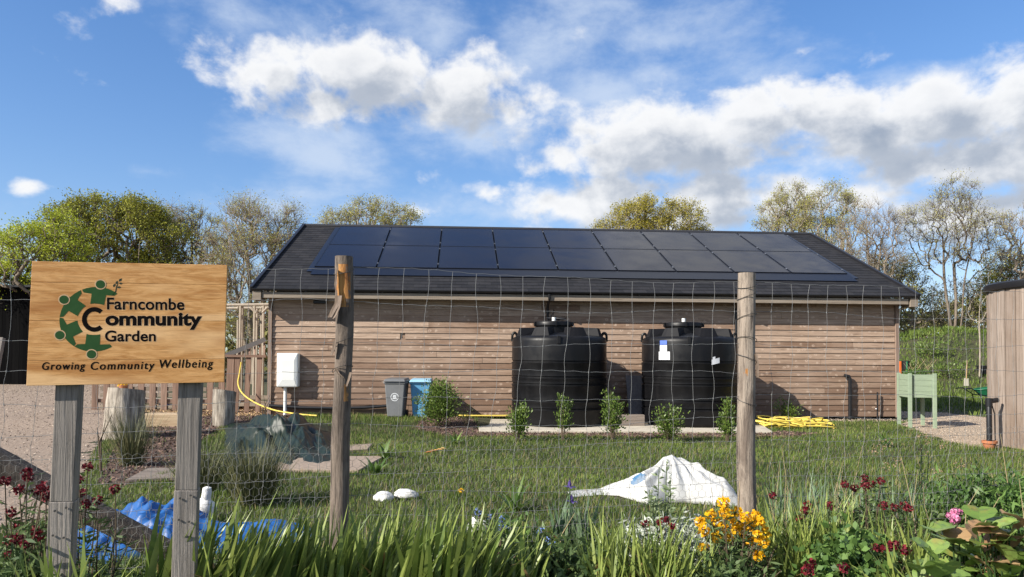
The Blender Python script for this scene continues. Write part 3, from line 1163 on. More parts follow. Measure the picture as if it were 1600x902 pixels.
# standpipes on the wall
def wall_pipe(px, py0, py1, lab, r, elbow):
    a_, b_ = bw(bpt(px, py1, -.12)), bw(bpt(px, py0, -.12))
    a_.z = float(hgt(a_.x, a_.y))
    T = thing('standpipe', lab, 'pipe', (a_.x, a_.y, a_.z))
    m_ = MB()
    pts = [a_, b_]
    if elbow:
        pts = [a_, b_ + Vector((0, 0, -.08)), b_ + Vector((-.03, 0, -.01)), b_ + Vector((-.16, 0, .02))]
    m_.tube(pts, r, 10)
    m_.build('pipe', m_black, T, smooth=True)
    MB().tube([a_ + Vector((0, 0, .0)), a_ + Vector((0, 0, .09))], r * 1.35, 10).build('collar', m_black, T, smooth=True)
    if not elbow:
        MB().tube([a_ + Vector((0, 0, .3)), a_ + Vector((-.07, -.06, .33))], .014, 6).build('tap', m_clamp, T, smooth=True)


wall_pipe(1328, 588, 655, 'taller black standpipe with an elbow on the boarded wall', .05, True)
wall_pipe(1371, 613, 650, 'shorter thin black standpipe with a small tap on the boarded wall', .022, False)

# ------------------------------------------------------------------ wire fence
m_wire = mat('galvanised wire', (.24, .24, .235), rough=.5, metallic=.3, spec=.4)
m_hexw = mat('dull galvanised wire', (.24, .24, .225), rough=.5, metallic=.35)
FENCE = thing('wire_fence', 'deer fence of square wire netting and chicken wire on round wooden posts', 'fence', (FENCE_A.x, FENCE_A.y, .5))


def fpt(s, z, off=0.0):
    p = FENCE_A + FDIR * s + FNOR * off
    return Vector((p.x, p.y, z))


def post_mat(nm, ca, cb_):
    m = bpy.data.materials.new(nm)
    m.use_nodes = True
    t = NT(m.node_tree)
    b = m.node_tree.nodes['Principled BSDF']
    b.inputs['Roughness'].default_value = .9
    tc = t.n('ShaderNodeTexCoord').outputs['Object']
    v = t.mapping(tc, (1, 1, .06))
    g1 = t.noise(v, 70, 7, .7, .3)
    g2 = t.noise(t.mapping(tc, (1, 1, .25)), 9, 6, .65, .8)
    col = t.mix(t.smooth(g2, .35, .68), ca, cb_)
    col = t.mix(t.math('MULTIPLY', t.smooth(g1, .5, .68), .85), col, (.035, .026, .02))
    a = t.n('ShaderNodeAttribute', attribute_name='tint')
    g3 = t.noise(v, 30, 5, .6)
    edge = t.math('ADD', a.outputs['Fac'], t.math('MULTIPLY', t.math('SUBTRACT', t.noise(tc, 30, 4), .5), .8))
    col = t.mix(t.smooth(edge, .42, .60), col, t.mix(t.smooth(g3, .4, .65), (.55, .27, .08), (.30, .115, .03)))
    t.put(b.inputs['Base Color'], col)
    bn = t.n('ShaderNodeBump')
    bn.inputs['Strength'].default_value = .9
    bn.inputs['Distance'].default_value = .012
    t.put(bn.inputs['Height'], t.math('ADD', t.math('MULTIPLY', g1, -1.2), g2))
    t.put(b.inputs['Normal'], bn.outputs[0])
    return m


m_post = post_mat('dark weathered post', (.21, .165, .13), (.075, .058, .046))
m_post2 = post_mat('pale weathered post', (.33, .27, .215), (.15, .115, .09))


def round_post(base, top, r0, r1, seed, peel=None, wob=.012, n=40, k=22):
    """an uneven round post; peel(t, angle) gives the bare-wood mask"""
    V, F, T = [], [], []
    ax = top - base
    for i in range(n + 1):
        t_ = i / n
        c = base + ax * t_
        c += Vector((mnoise.noise((seed, t_ * 3, 0)), mnoise.noise((seed, t_ * 3, 7)), 0)) * wob
        r = r0 + (r1 - r0) * t_
        for j in range(k):
            a_ = 2 * math.pi * j / k
            q = r * (1 + .10 * mnoise.noise((math.cos(a_) * 1.6 + seed, math.sin(a_) * 1.6, t_ * 5)) + .06 * mnoise.noise((math.cos(a_) * 5 + seed, math.sin(a_) * 5, t_ * 3)))
            if peel:
                q *= 1 - .13 * peel(t_, a_)
            V.append(c + Vector((q * math.cos(a_), q * math.sin(a_), 0)))
    for i in range(n):
        for j in range(k):
            F.append([i * k + j, i * k + (j + 1) % k, (i + 1) * k + (j + 1) % k, (i + 1) * k + j])
            T.append(peel((i + .5) / n, 2 * math.pi * (j + .5) / k) if peel else 0)
    m_ = MB()
    m_.V, m_.F, m_.T = V, F, T
    m_.F.append([n * k + j for j in range(k)])
    m_.T.append(.0)
    return m_


def gauss(x, c, w):
    d = (x - c + math.pi) % (2 * math.pi) - math.pi if w[1] else x - c
    return math.exp(-(d / w[0]) ** 2)


ptop = at(538, 401, 4.40)
pbot = at(531, 850, 4.40)
pdir = (pbot - ptop) / (ptop.z - pbot.z)
PL0 = ptop + pdir * (ptop.z - .35)
peelL = lambda t_, a_: min(1.0, 1.7 * gauss(t_, .915, (.052, 0)) * gauss(a_, math.radians(-88), (.85, 1)) + .8 * gauss(t_, .60, (.035, 0)) * gauss(a_, math.radians(-55), (.4, 1)))
post_l = round_post(PL0, ptop, .055, .053, 1.3, peelL).build('post', m_post, FENCE, smooth=True)
post_l['label'] = 'grey post with a peeled orange patch and hanging bark'
rtop = at(1167, 427, 5.07)
rbot = at(1166, 800, 5.07)
rdir = (rbot - rtop) / (rtop.z - rbot.z)
PR0 = rtop + rdir * (rtop.z - .35)
peelR = lambda t_, a_: .62 * gauss(t_, .66, (.025, 0)) * gauss(a_, math.radians(-110), (.4, 1))
post_r = round_post(PR0, rtop, .061, .058, 5.9, peelR, .008).build('post', m_post2, FENCE, smooth=True)
post_r['label'] = 'pale brown post with thin wire wound round it'
m_bark = mat('hanging bark', (.13, .095, .07), (.26, .2, .16), rough=.95, nscale=30, c3=(.05, .035, .025), nfac=.7, stretch=(1, 1, .2), bump=.6)


def bark(pts_px, Y, w0, parent):
    m_ = MB()
    P_ = [at(x, y, Y) for x, y in pts_px]
    n_ = len(P_)
    for i in range(n_ - 1):
        wa, wb = w0 * (1 - .5 * i / n_), w0 * (1 - .5 * (i + 1) / n_)
        for (s0, s1, dy, tn) in ((-1, 0, .010, .2), (0, 1, -.004, .8)):
            a_, b_, c_, d_ = P_[i] + Vector((s0 * wa, dy * abs(s0), 0)), P_[i] + Vector((s1 * wa, dy * abs(s1), 0)), P_[i + 1] + Vector((s1 * wb, dy * abs(s1), 0)), P_[i + 1] + Vector((s0 * wb, dy * abs(s0), 0))
            th = Vector((0, .006, 0))
            m_.hexa([a_, b_, b_ + th, a_ + th, d_, c_, c_ + th, d_ + th], tn)
    return m_.build('bark_strip', m_bark, parent)


bark([(529, 462), (527, 474), (521, 484), (515, 496)], 4.33, .022, post_l)
bark([(531, 466), (529, 480), (524, 492), (520, 498)], 4.325, .012, post_l)
bark([(523, 532), (521, 545), (517, 555)], 4.335, .012, post_l)
bark([(526, 420), (523, 445), (526, 462)], 4.34, .006, post_l)
bark([(548, 582), (545, 592), (541, 604)], 4.33, .010, post_l)
bark([(524, 575), (529, 584), (536, 590)], 4.33, .010, post_l)
bark([(1181, 553), (1184, 568), (1184, 590)], 5.02, .008, post_r)

HW = [2.315, 2.105, 1.875, 1.70, 1.525, 1.37, 1.22, 1.08, .95, .83, .72, .62]
S0, S1 = -3.1, 7.2


def wavy(s, z, i):
    return z + .012 * math.sin(s * 2.1 + i * 1.7) + .007 * math.sin(s * 5.3 + i * 2.9) + .004 * mnoise.noise((s * 6, i * 3.1, 0)) - (.02 if i == 0 else .012) * math.sin(math.pi * ((s / FLEN) % 1.0)) ** 2


nb = NB()
for i, z in enumerate(HW):
    s = np.arange(S0, S1, .05)
    P_ = np.array([fpt(a_, wavy(a_, z, i) + (.0035 if int(round((a_ - S0) / .05)) % 3 == 1 else 0), .0) for a_ in s])
    nb.add(*seg_tubes(P_[:-1], P_[1:], .0012, .0012, 4))
nb.build('strand', m_wire, FENCE, smooth=True)['kind'] = 'stuff'
nb = NB()
P0, P1 = [], []
knots = []
k = 0
s = S0
while s < S1:
    b1, b2 = rr.uniform(-.014, .014), rr.uniform(-.02, .02)
    dz0 = wavy(s, HW[0], 0)
    prev = fpt(s, dz0, -.004)
    for i in range(len(HW) - 1):
        z0_, z1_ = wavy(s, HW[i], i), wavy(s, HW[i + 1], i + 1)
        for q in range(1, 4):
            f = q / 3
            wob = .010 * math.sin(f * math.pi) * math.sin(k * 1.9 + i * 2.3)
            sx = s - .022 * (i + f) / 3 * (1 if s < 1.4 else .35) + wob + b1 * math.sin((i + f) * .9)
            p = fpt(sx, z0_ + (z1_ - z0_) * f, -.004)
            P0.append(prev)
            P1.append(p)
            prev = p
        knots.append(prev)
    s += .15
    k += 1
nb.add(*seg_tubes(np.array(P0), np.array(P1), .0011, .0011, 4))
K_ = np.array(knots)
nb.add(*seg_tubes(K_ - np.array([0, 0, .006]), K_ + np.array([0, 0, .006]), 0.0027, .0027, 5))
nb.build('stay_wire', m_wire, FENCE, smooth=True)['kind'] = 'stuff'
# chicken wire
hexe = []
hs_, hz_ = .050, .0433
off_z = .62
for r_ in range(15):
    z = off_z + r_ * hz_
    for c_ in range(int((S1 - S0) / hs_)):
        s = S0 + c_ * hs_ + (hs_ / 2 if r_ % 2 else 0)
        jz = .02 * math.sin(s * 1.7) + .012 * math.sin(s * 4.1 + 1)
        def Q(ds, dz):
            ss_, zz = s + ds, z + dz
            w_ = .018 * mnoise.noise((ss_ * 3, zz * 4, 2.2))
            return fpt(ss_ + .010 * mnoise.noise((ss_ * 4, zz * 4, 9)), zz + .02 * math.sin(ss_ * 1.7) + .03 * mnoise.noise((ss_ * 1.3, zz, 5)), .012 + w_)
        a_, b_, c2, d_ = Q(0, -.014), Q(0, .014), Q(.025, .0289), Q(-.025, .0289)
        hexe += [(a_, b_), (b_, c2), (b_, d_)]
A_ = np.array([e[0] for e in hexe])
B_ = np.array([e[1] for e in hexe])
rad = np.where(np.arange(len(A_)) % 3 == 0, .0012, .00075)
nb = NB()
nb.add(*seg_tubes(A_, B_, rad, rad, 3))
nb.build('chicken_wire', m_hexw, FENCE)
# tie wires on the posts
for base, top, r_, zz in ((PL0, ptop, .060, (2.31, 1.88, 1.7)), (PR0, rtop, .066, (2.30, 2.22, 2.06, 1.9, 1.78, 1.5))):
    for i, z in enumerate(zz):
        c = base + (top - base) * ((z - base.z) / (top.z - base.z))
        t_ = MB()
        t_.tube([c + Vector((r_ * math.cos(a_), r_ * math.sin(a_), .035 * math.sin(a_ * .7 + i))) for a_ in np.linspace(-3.4, .6, 16)], .0022, 5)
        t_.build('tie_wire', mat('dark wire', (.07, .065, .06), rough=.5, metallic=.4), post_l if base is PL0 else post_r, smooth=True)
# diagonal strut
st0, st1 = at(-160, 640, 4.05), at(320, 893, 4.52)
m_rail = wood('strut wood', (.17, .14, .12), (.22, .18, .15), (.07, .055, .045), 'X', 30, bump=1)
o = round_post(Vector((0, 0, 0)), Vector((0, 0, (st1 - st0).length)), .074, .068, 8.1, None, .01)
Mx = (st1 - st0).to_track_quat('Z', 'Y').to_matrix()
o.V = [st0 + Mx @ v for v in o.V]
o = o.build('strut', post_mat('dark log', (.12, .095, .078), (.045, .035, .028)), FENCE, smooth=True)
o['label'] = 'slanting round timber brace'

# ------------------------------------------------------------------ the sign
m_oak = bpy.data.materials.new('oiled oak')
m_oak.use_nodes = True
t = NT(m_oak.node_tree)
b = m_oak.node_tree.nodes['Principled BSDF']
b.inputs['Roughness'].default_value = .5
b.inputs['Specular IOR Level'].default_value = .3
tc = t.n('ShaderNodeTexCoord').outputs['Object']
a = t.n('ShaderNodeAttribute', attribute_name='tint')
of = t.n('ShaderNodeCombineXYZ')
t.put(of.inputs[2], t.math('MULTIPLY', a.outputs['Fac'], 9.0))
v = t.vmath('ADD', t.mapping(tc, (.9, .9, 5.0), (0, 0, 0), (0, math.radians(3), 0)), of.outputs[0])
warp = t.noise(v, 2.2, 3, .5, .6)
rings = t.noise(v, 7, 8, .62, 1.3)
fine = t.noise(t.vmath('ADD', t.mapping(tc, (1.4, 1.4, 40)), of.outputs[0]), 9, 5, .6)
col = t.mix(t.smooth(rings, .3, .7), (.72, .40, .155), (.47, .215, .06))
col = t.mix(t.math('MULTIPLY', t.smooth(warp, .5, .68), .8), col, (.38, .15, .035))
col = t.mix(t.math('MULTIPLY', t.smooth(fine, .5, .7), .45), col, (.26, .115, .035))
col = t.mix(t.math('MULTIPLY', t.smooth(t.noise(v, 1.3, 2, .5, .3), .56, .66), .6), col, (.86, .56, .28))
t.put(b.inputs['Base Color'], col)
bn = t.n('ShaderNodeBump')
bn.inputs['Strength'].default_value = .25
bn.inputs['Distance'].default_value = .004
t.put(bn.inputs['Height'], fine)
t.put(b.inputs['Normal'], bn.outputs[0])

SBL, SBR, STL = at(41, 603, 3.10), at(350, 597.5, 3.32), at(50, 408, 3.10)
SX = (SBR - SBL).normalized()
SW = (SBR - SBL).length
SZ = (STL - SBL)
SZ = (SZ - SX * SZ.dot(SX)).normalized()
SH_ = (STL - SBL).length
SN = SX.cross(SZ).normalized()            # faces the camera
if SN.y > 0:
    SN = -SN
SKEW = (STL - SBL).dot(SX) / SH_
SIGN = thing('garden_sign', 'oak board sign with carved green and black lettering on two square posts', 'sign', (SBL.x, SBL.y, .5))


def sb(px, py):
    """board coordinates of a point seen on the board face"""
    o_, d = Vector((0, 0, CAM_H)), ray(px, py)
    p0 = SBL
    k = (p0 - o_).dot(SN) / d.dot(SN)
    q = o_ + d * k - p0
    return q.dot(SX), q.dot(SZ)


def bp(u, v, n_=0.0):
    return SBL + SX * u + SZ * v + SN * n_


TH = .028
b_ = MB()
cor = [sb(41, 603), sb(350, 597.5), sb(355, 414), sb(50, 408)]
planks = [(0, .20, .1), (.20, .52, .55), (.52, .83, .3), (.83, 1.0, .8)]
for (f0, f1, tn) in planks:
    L0 = [cor[0][i] + (cor[3][i] - cor[0][i]) * f0 for i in (0, 1)]
    L1 = [cor[0][i] + (cor[3][i] - cor[0][i]) * (f1 - .0015) for i in (0, 1)]
    R0 = [cor[1][i] + (cor[2][i] - cor[1][i]) * f0 for i in (0, 1)]
    R1 = [cor[1][i] + (cor[2][i] - cor[1][i]) * (f1 - .0015) for i in (0, 1)]
    b_.hexa([bp(*L0, -TH), bp(*R0, -TH), bp(*R0, 0), bp(*L0, 0), bp(*L1, -TH), bp(*R1, -TH), bp(*R1, 0), bp(*L1, 0)], tn)
board = b_.build('board', m_oak, SIGN, bevel=.0012)
m_green = mat('carved green paint', (.026, .075, .024), rough=.8, spec=.1, nscale=30, c3=(.04, .10, .035), nfac=.4)
m_ink2 = mat('carved black paint', (.006, .005, .005), rough=.9, spec=.05)
m_halo = mat('pale oak', (.60, .40, .23), rough=.7, nscale=40, c3=(.46, .29, .15), nfac=.6)


def flat(name, polys, m, lift, parent, thick=.0004):
    m_ = MB()
    for P_ in polys:
        m_.face([bp(u, v, lift) for u, v in P_])
        n_ = len(P_)
        for i in range(n_):
            (u0, v0), (u1, v1) = P_[i], P_[(i + 1) % n_]
            m_.face([bp(u0, v0, lift - thick), bp(u1, v1, lift - thick), bp(u1, v1, lift), bp(u0, v0, lift)])
    return m_.build(name, m, parent)


# emblem: four figures holding hands in the shape of a C
cu, cv = sb(148.5, 499.5)
eu = sb(94, 499)[0]
RX = abs(cu - eu)
RZ2 = abs(sb(148, 447)[1] - cv)


def ep(r, deg):
    c_, s_ = math.cos(math.radians(deg)), math.sin(math.radians(deg))
    return sb(148.0 + 55.0 * r * c_ + 2.6 * r * s_, 499.0 - 50.5 * r * s_)


figs, heads, halos = [], [], []
for th in (84, 146, 207, 268):
    P_ = []
    e0, e1 = 28.5, 28.5
    if th == 84:
        e1 = 31
        P_ += []
    lo_, hi_ = (-31, 30) if th == 84 else ((-30, 30) if th != 268 else (-30, 34))
    for d in np.linspace(lo_, hi_, 26):
        P_.append(ep(1.0 + .0, th + d))
    # inner edge coming back from the far hand
    P_ += [ep(.90, th + hi_ - 1), ep(.80, th + 15)]
    P_ += [ep(.50, th + 23), ep(.49, th + 11), ep(.485, th), ep(.49, th - 11), ep(.50, th - 23)]
    P_ += [ep(.80, th - 15), ep(.90, th + lo_ + 1)]
    figs.append(P_)
    hc = (1.085, th)
    cx_, cz_ = ep(*hc)
    for rad, lst in ((.136, heads), (.168, halos)):
        lst.append([(cx_ + RX * rad * math.cos(a_), cz_ + RX * rad * math.sin(a_)) for a_ in np.linspace(0, 2 * math.pi, 28, endpoint=False)])


def grow(P_, f):
    cx_ = sum(p[0] for p in P_) / len(P_)
    cz_ = sum(p[1] for p in P_) / len(P_)
    return [(cx_ + (p[0] - cx_) * f, cz_ + (p[1] - cz_) * f) for p in P_]


for P_ in figs:
    flat('emblem_figure', [P_], m_green, .0006, board)
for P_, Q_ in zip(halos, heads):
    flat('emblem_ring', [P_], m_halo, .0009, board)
    flat('emblem_head', [Q_], m_green, .0012, board)
sp_ = [[sb(*p) for p in ((175, 462), (180, 455), (181.5, 447), (184, 443), (184.5, 444), (182.8, 448), (181.5, 456), (176.5, 462.5))]]
for (cx_, cy_, a_, L) in ((178.5, 446, 60, 6.5), (186, 449, 8, 6.5), (182.5, 441.5, 60, 6.5), (188, 437.5, 50, 7), (188.5, 443, 5, 6)):
    c0_ = sb(cx_, cy_)
    s_ = abs(sb(cx_ + 1, cy_)[0] - c0_[0])
    ca, sa = math.cos(math.radians(a_)), math.sin(math.radians(a_))
    sp_.append([(c0_[0] + s_ * (u * L * .5 * ca - w_ * L * .28 * sa), c0_[1] + s_ * (u * L * .5 * sa + w_ * L * .28 * ca)) for u, w_ in ((-1, 0), (-.4, -.9), (.3, -.9), (1, 0), (.3, .9), (-.4, .9))])
flat('emblem_sprig', sp_, mat('dark green paint', (.018, .03, .016), rough=.6), .0006, board)
# the big C
c2 = sb(147.5, 499.3)
ro, ri = abs(sb(128, 499)[0] - c2[0]), abs(sb(135.5, 499)[0] - c2[0])
roz, riz = abs(sb(147, 480)[1] - c2[1]), abs(sb(147, 487)[1] - c2[1])
ang = np.linspace(math.radians(48), math.radians(312), 44)
C_ = [(c2[0] + ro * math.cos(a_), c2[1] + roz * math.sin(a_)) for a_ in ang] + [(c2[0] + ri * math.cos(a_), c2[1] + riz * math.sin(a_)) for a_ in ang[::-1]]
strip = []
for i in range(43):
    strip.append([C_[i], C_[i + 1], C_[87 - i - 1], C_[87 - i]])
flat('lettering', strip, m_ink2, .0006, board)


def text(name, body, bl, tr, m, lift, parent, bold=.02, shear=0.0, spacing=1.0):
    """lettering set flat on the board, filling the box from its lower left to its upper right corner"""
    cu_ = bpy.data.curves.new('lettering', 'FONT')
    cu_.body = body
    cu_.size = 1
    cu_.offset = bold
    cu_.shear = shear
    cu_.space_character = spacing
    cu_.extrude = 0
    ob = bpy.data.objects.new('lettering', cu_)
    COL.objects.link(ob)
    bpy.context.view_layer.update()
    me = bpy.data.meshes.new_from_object(ob.evaluated_get(bpy.context.evaluated_depsgraph_get()))
    bpy.data.objects.remove(ob)
    n_ = len(me.vertices)
    co = np.zeros(n_ * 3, np.float32)
    me.vertices.foreach_get('co', co)
    co = co.reshape(-1, 3)
    lo_, hi_ = co.min(0), co.max(0)
    (u0, v0), (u1, v1) = bl, tr
    fs = [tuple(p.vertices) for p in me.polygons]
    U = u0 + (co[:, 0] - lo_[0]) / (hi_[0] - lo_[0]) * (u1 - u0)
    Vv = v0 + (co[:, 1] - lo_[1]) / (hi_[1] - lo_[1]) * (v1 - v0)
    # follow a baseline that climbs or falls across the word
    slope = 0 if len(bl) < 3 else bl[2]
    m_ = MB()
    m_.V = [bp(float(a_), float(c_), lift) for a_, c_ in zip(U, Vv)]
    m_.F = [list(f) for f in fs]
    m_.T = [0.0] * len(fs)
    bpy.data.meshes.remove(me)
    ob = m_.build(name, m, parent)
    return ob


for (body, x0, y0, x1, y1, bold, sh, spc) in (
        ('Farncombe', 167.0, 484.0, 288.0, 466.5, .022, 0, 1.02),
        ('ommunity', 164.8, 515.5, 315.5, 489.0, .040, 0, 1.0),
        ('Garden', 164.0, 534.0, 243.5, 516.5, .022, 0, 1.02),
        ('Growing', 65.5, 582.0, 132.5, 565.5, .004, .16, 1.2),
        ('Community', 141.5, 582.0, 241.0, 564.5, .004, .16, 1.2),
        ('Wellbeing', 249.0, 579.5, 332.5, 561.5, .004, .16, 1.2)):
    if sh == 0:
        text('letter_edge', body, sb(x0 - .5, y0 + .5), sb(x1 + 1.1, y1 - .4), m_halo, .0003, board, bold + .022, sh, spc)  # paler outline beneath the letters, reaching slightly further to the right
    text('lettering', body, sb(x0, y0), sb(x1, y1), m_ink2, .0006, board, bold, sh, spc)
    if sh:
        text('lettering', body, sb(x0 + .75, y0), sb(x1 + .75, y1), m_ink2, .0008, board, bold, sh, spc)
# posts of the sign
m_spost = wood('silvered oak post', (.24, .215, .19), (.31, .275, .245), (.085, .075, .065), 'Z', 70, bump=1.0)


def sb_back(px, py, n_):
    """as sb, but on the plane n_ in front of the board face"""
    o_, d = Vector((0, 0, CAM_H)), ray(px, py)
    p0 = SBL + SN * n_
    q = o_ + d * ((p0 - o_).dot(SN) / d.dot(SN)) - p0
    return q.dot(SX), q.dot(SZ)


def sign_post(tl, tr_, bl, br_, ystep):
    m_ = MB()
    D_ = .088
    nf = -TH - .001
    for (f0, f1, grow_) in ((0, ystep, 0.0), (ystep, 1.9, .003)):
        g_ = grow_

        def P_(f, side, back):
            a_, b2 = (tl, bl) if side == 0 else (tr_, br_)
            u, v = sb_back(a_[0] + (b2[0] - a_[0]) * f, a_[1] + (b2[1] - a_[1]) * f, nf)
            return bp(u + (g_ if side else -g_), v, (nf - D_ - g_) if back else nf + g_ * (f0 > 0))
        f1_ = f1
        c8 = [P_(f1_, 0, 0), P_(f1_, 1, 0), P_(f1_, 1, 1), P_(f1_, 0, 1), P_(f0, 0, 0), P_(f0, 1, 0), P_(f0, 1, 1), P_(f0, 0, 1)]
        m_.hexa(c8, .2 if grow_ == 0 else .7)
    o_ = m_.build('post', m_spost, SIGN, bevel=.004)
    for (u, v) in ((.25, .04), (.72, .025), (.22, .15), (.68, .16)):
        f = ystep + v * 1.25
        x = (tl[0] + (bl[0] - tl[0]) * f) * (1 - u) + (tr_[0] + (br_[0] - tr_[0]) * f) * u
        y = tl[1] + (bl[1] - tl[1]) * f
        c = bp(*sb_back(x, y, nf + .006), nf + .006)
        MB().tube([c, c + SN * .004], .0048, 8).build('screw_head', mat('screw heads', (.09, .085, .08), rough=.5, metallic=.5), o_)
    return o_


sign_post((87, 590), (124, 590), (73, 868), (110, 868), .70)
sign_post((279, 586), (315, 586), (271, 830), (306, 830), .74)

# ------------------------------------------------------------------ round timber store on the right
HC = Vector((11.76, 14.72, 0))
HR = 1.9
HUT = thing('round_timber_store', 'tall round store clad in upright greyish boards with a black cap', 'store', HC)
m_vert = wood('upright boards', (.20, .145, .11), (.42, .345, .29), (.10, .07, .05), 'Z', 45, weather=(.28, .23, .195))
m_ = MB()
NBD = 84
for k in range(NBD):
    a0, a1 = 2 * math.pi * k / NBD + .0025, 2 * math.pi * (k + 1) / NBD - .0025
    r_ = HR - (0 if k % 2 else .012) + rr.uniform(-.003, .003)
    P_ = lambda r, a_, z: HC + Vector((r * math.cos(a_), r * math.sin(a_), z))
    m_.hexa([P_(r_ - .05, a0, .02), P_(r_, a0, .02), P_(r_, a1, .02), P_(r_ - .05, a1, .02), P_(r_ - .05, a0, 3.2), P_(r_, a0, 3.2), P_(r_, a1, 3.2), P_(r_ - .05, a1, 3.2)], rr.random())
m_.build('cladding', m_vert, HUT)
MB().lathe([(HR - .06, -.02), (HR - .06, 3.2)], HC, 64).build('core', m_dark, HUT, smooth=True)
MB().lathe([(HR + .05, 3.18), (HR + .06, 3.2), (HR + .06, 3.30), (HR + .03, 3.33), (.3, 3.5), (.01, 3.5)], HC, 72).build('cap', m_black, HUT, smooth=True)
# pipe and terracotta collar beside it
q = G(1546, 702)
T = thing('drain_pipe', 'black pipe rising from a terracotta pot beside the round boarded store', 'pipe', q)
top = at(1547, 627, q.y)
MB().tube([q, Vector((q.x, q.y, top.z - .05)), Vector((q.x + .02, q.y, top.z)), Vector((q.x + .2, q.y + .05, top.z + .02))], .05, 12).build('pipe', m_black, T, smooth=True)
MB().tube([Vector((q.x, q.y, top.z - .1)), Vector((q.x, q.y, top.z + .06))], .062, 12).build('joint', m_black, T, smooth=True)
MB().tube([Vector((q.x + .12, q.y, .02)), Vector((q.x + .11, q.y, top.z - .25)), Vector((q.x + .05, q.y, top.z - .05))], .012, 6).build('cable', m_black, T, smooth=True)
m_terra = mat('terracotta', (.42, .16, .075), rough=.8, nscale=12, c3=(.3, .12, .06), nfac=.5)
pot = MB().lathe([(.09, 0), (.12, .12), (.14, .12), (.14, .17), (.11, .17), (.10, .10)], (q.x, q.y, q.z), 24).build('pot', m_terra, T, smooth=True)

# ------------------------------------------------------------------ planter
m_sage = mat('sage green paint', (.27, .335, .235), rough=.65, nscale=18, c3=(.20, .255, .18), nfac=.5, stretch=(.2, .2, 1))
FL = Vector((10.15, 18.8, 0))
th = math.radians(10)
PL = thing('raised_planter', 'sage green wooden planter on four tall legs with salad plants', 'planter', FL, -th)
A, B_ = .56, .72
ZB, ZT = .77, 1.36
for i in range(4):
    z0, z1 = ZB + i * (ZT - ZB) / 4 + .004, ZB + (i + 1) * (ZT - ZB) / 4
    for c, s in (((A / 2, .0, (z0 + z1) / 2), (A + .06, .025, z1 - z0)), ((A / 2, B_, (z0 + z1) / 2), (A + .06, .025, z1 - z0))):
        MB().box(c, s).build('plank', m_sage, PL, local=True, bevel=.004)
    for x in (-.03, A + .03):
        MB().box((x, B_ / 2, (z0 + z1) / 2), (.025, B_ - .03, z1 - z0)).build('plank', m_sage, PL, local=True, bevel=.004)
for x, y in ((-.01, -.05), (A + .01, -.05), (-.01, B_ + .05), (A + .01, B_ + .05)):
    MB().box((x, y, (ZT + .03) / 2 - .04), (.085, .07, ZT + .11)).build('leg', m_sage, PL, local=True, bevel=.006)
MB().box((A / 2, B_ / 2, ZT - .06), (A - .03, B_ - .05, .05)).build('soil', m_mulch, PL, local=True)
m_leafg = mat('garden leaf', (.05, .11, .022), (.12, .20, .045), rough=.6, trans=.25)
C = np.stack([RNG.uniform(.02, A - .02, 260), RNG.uniform(.05, B_ - .05, 260), RNG.uniform(ZT - .02, ZT + .13, 260)], 1)
V, F = leaf_quads(C, .075, .035, up=.5)
npmesh('salad_leaves', V, F, m_leafg, PL, RNG.uniform(0, 1, len(F)), local=True)['kind'] = 'stuff'
sp = MB()
for k in range(16):
    x, y = rr.uniform(.1, A), rr.uniform(.1, B_)
    sp.tube([(x, y, ZT - .03), (x + rr.uniform(-.1, .12), y, ZT + .12), (x + rr.uniform(-.2, .25), y, ZT + rr.uniform(.15, .42))], .004, 4)
sp.build('dry_stems', mat('dry stem', (.32, .25, .14), rough=.9), PL, local=True)
# bucket on the planter
q = at(1417, 577, 19.55)
T = thing('bucket', 'black bucket with an orange handled tool behind the green planter', 'bucket', (q.x + .02, 19.65, ZT - .02))
T2 = rootloc(T)
MB().lathe([(.085, .04), (.105, .34), (.115, .34), (.115, .36), (.1, .36), (.08, .08)], T2, 20).build('body', m_black, T, smooth=True)
MB().box(T2 + Vector((-.15, -.02, .15)), (.05, .04, .40)).build('tool_grip', mat('orange plastic', (.6, .13, .03), rough=.5), T, bevel=.01)
MB().box(T2 + Vector((-.03, -.12, .18)), (.035, .02, .33)).build('tool_grip', mat('green plastic', (.02, .2, .09), rough=.5), T, bevel=.006)

# ------------------------------------------------------------------ wheelbarrow, spade, pots by the mound
wb = G(1530, 634)
WB = thing('wheelbarrow', 'green wheelbarrow with black handles parked on the grass by the path', 'wheelbarrow', wb)
m_wg = mat('green barrow paint', (.015, .13, .06), rough=.4, spec=.5)
L_ = lambda x, y, z: wb + Vector((x, y, z))
m_ = MB()
n_ = 12
rim, bot = [], []
for k in range(n_):
    a_ = 2 * math.pi * k / n_
    rim.append(L_(.32 + .50 * math.cos(a_), .34 * math.sin(a_), .66 + .06 * math.cos(a_)))
    bot.append(L_(.30 + .26 * math.cos(a_), .2 * math.sin(a_), .36))
for k in range(n_):
    m_.face([bot[k], bot[(k + 1) % n_], rim[(k + 1) % n_], rim[k]])
m_.face(bot)
m_.build('tray', m_wg, WB, smooth=True)
m_ = MB()
m_.tube(rim + [rim[0]], .018, 6)
m_.build('rim', m_wg, WB, smooth=True)
for s in (-1, 1):
    MB().tube([L_(-.72, s * .28, .63), L_(-.45, s * .27, .66), L_(-.1, s * .22, .42), L_(.5, s * .12, .33), L_(.95, s * .06, .2)], .02, 8).build('handle', m_black, WB, smooth=True)
    MB().tube([L_(-.12, s * .22, .44), L_(-.05, s * .26, .2), L_(-.02, s * .27, 0)], .018, 8).build('leg', m_black, WB, smooth=True)
wl = MB()
wl.tube([L_(.95, -.045, .2), L_(.95, .045, .2)], .2, 20)
wl.build('wheel', m_black, WB, smooth=True)
q = G(1510, 622)
SPD = thing('spade', 'wooden handled spade standing in the grass left of the barrow', 'spade', q)
m_ash = mat('ash handle', (.42, .28, .14), rough=.6)
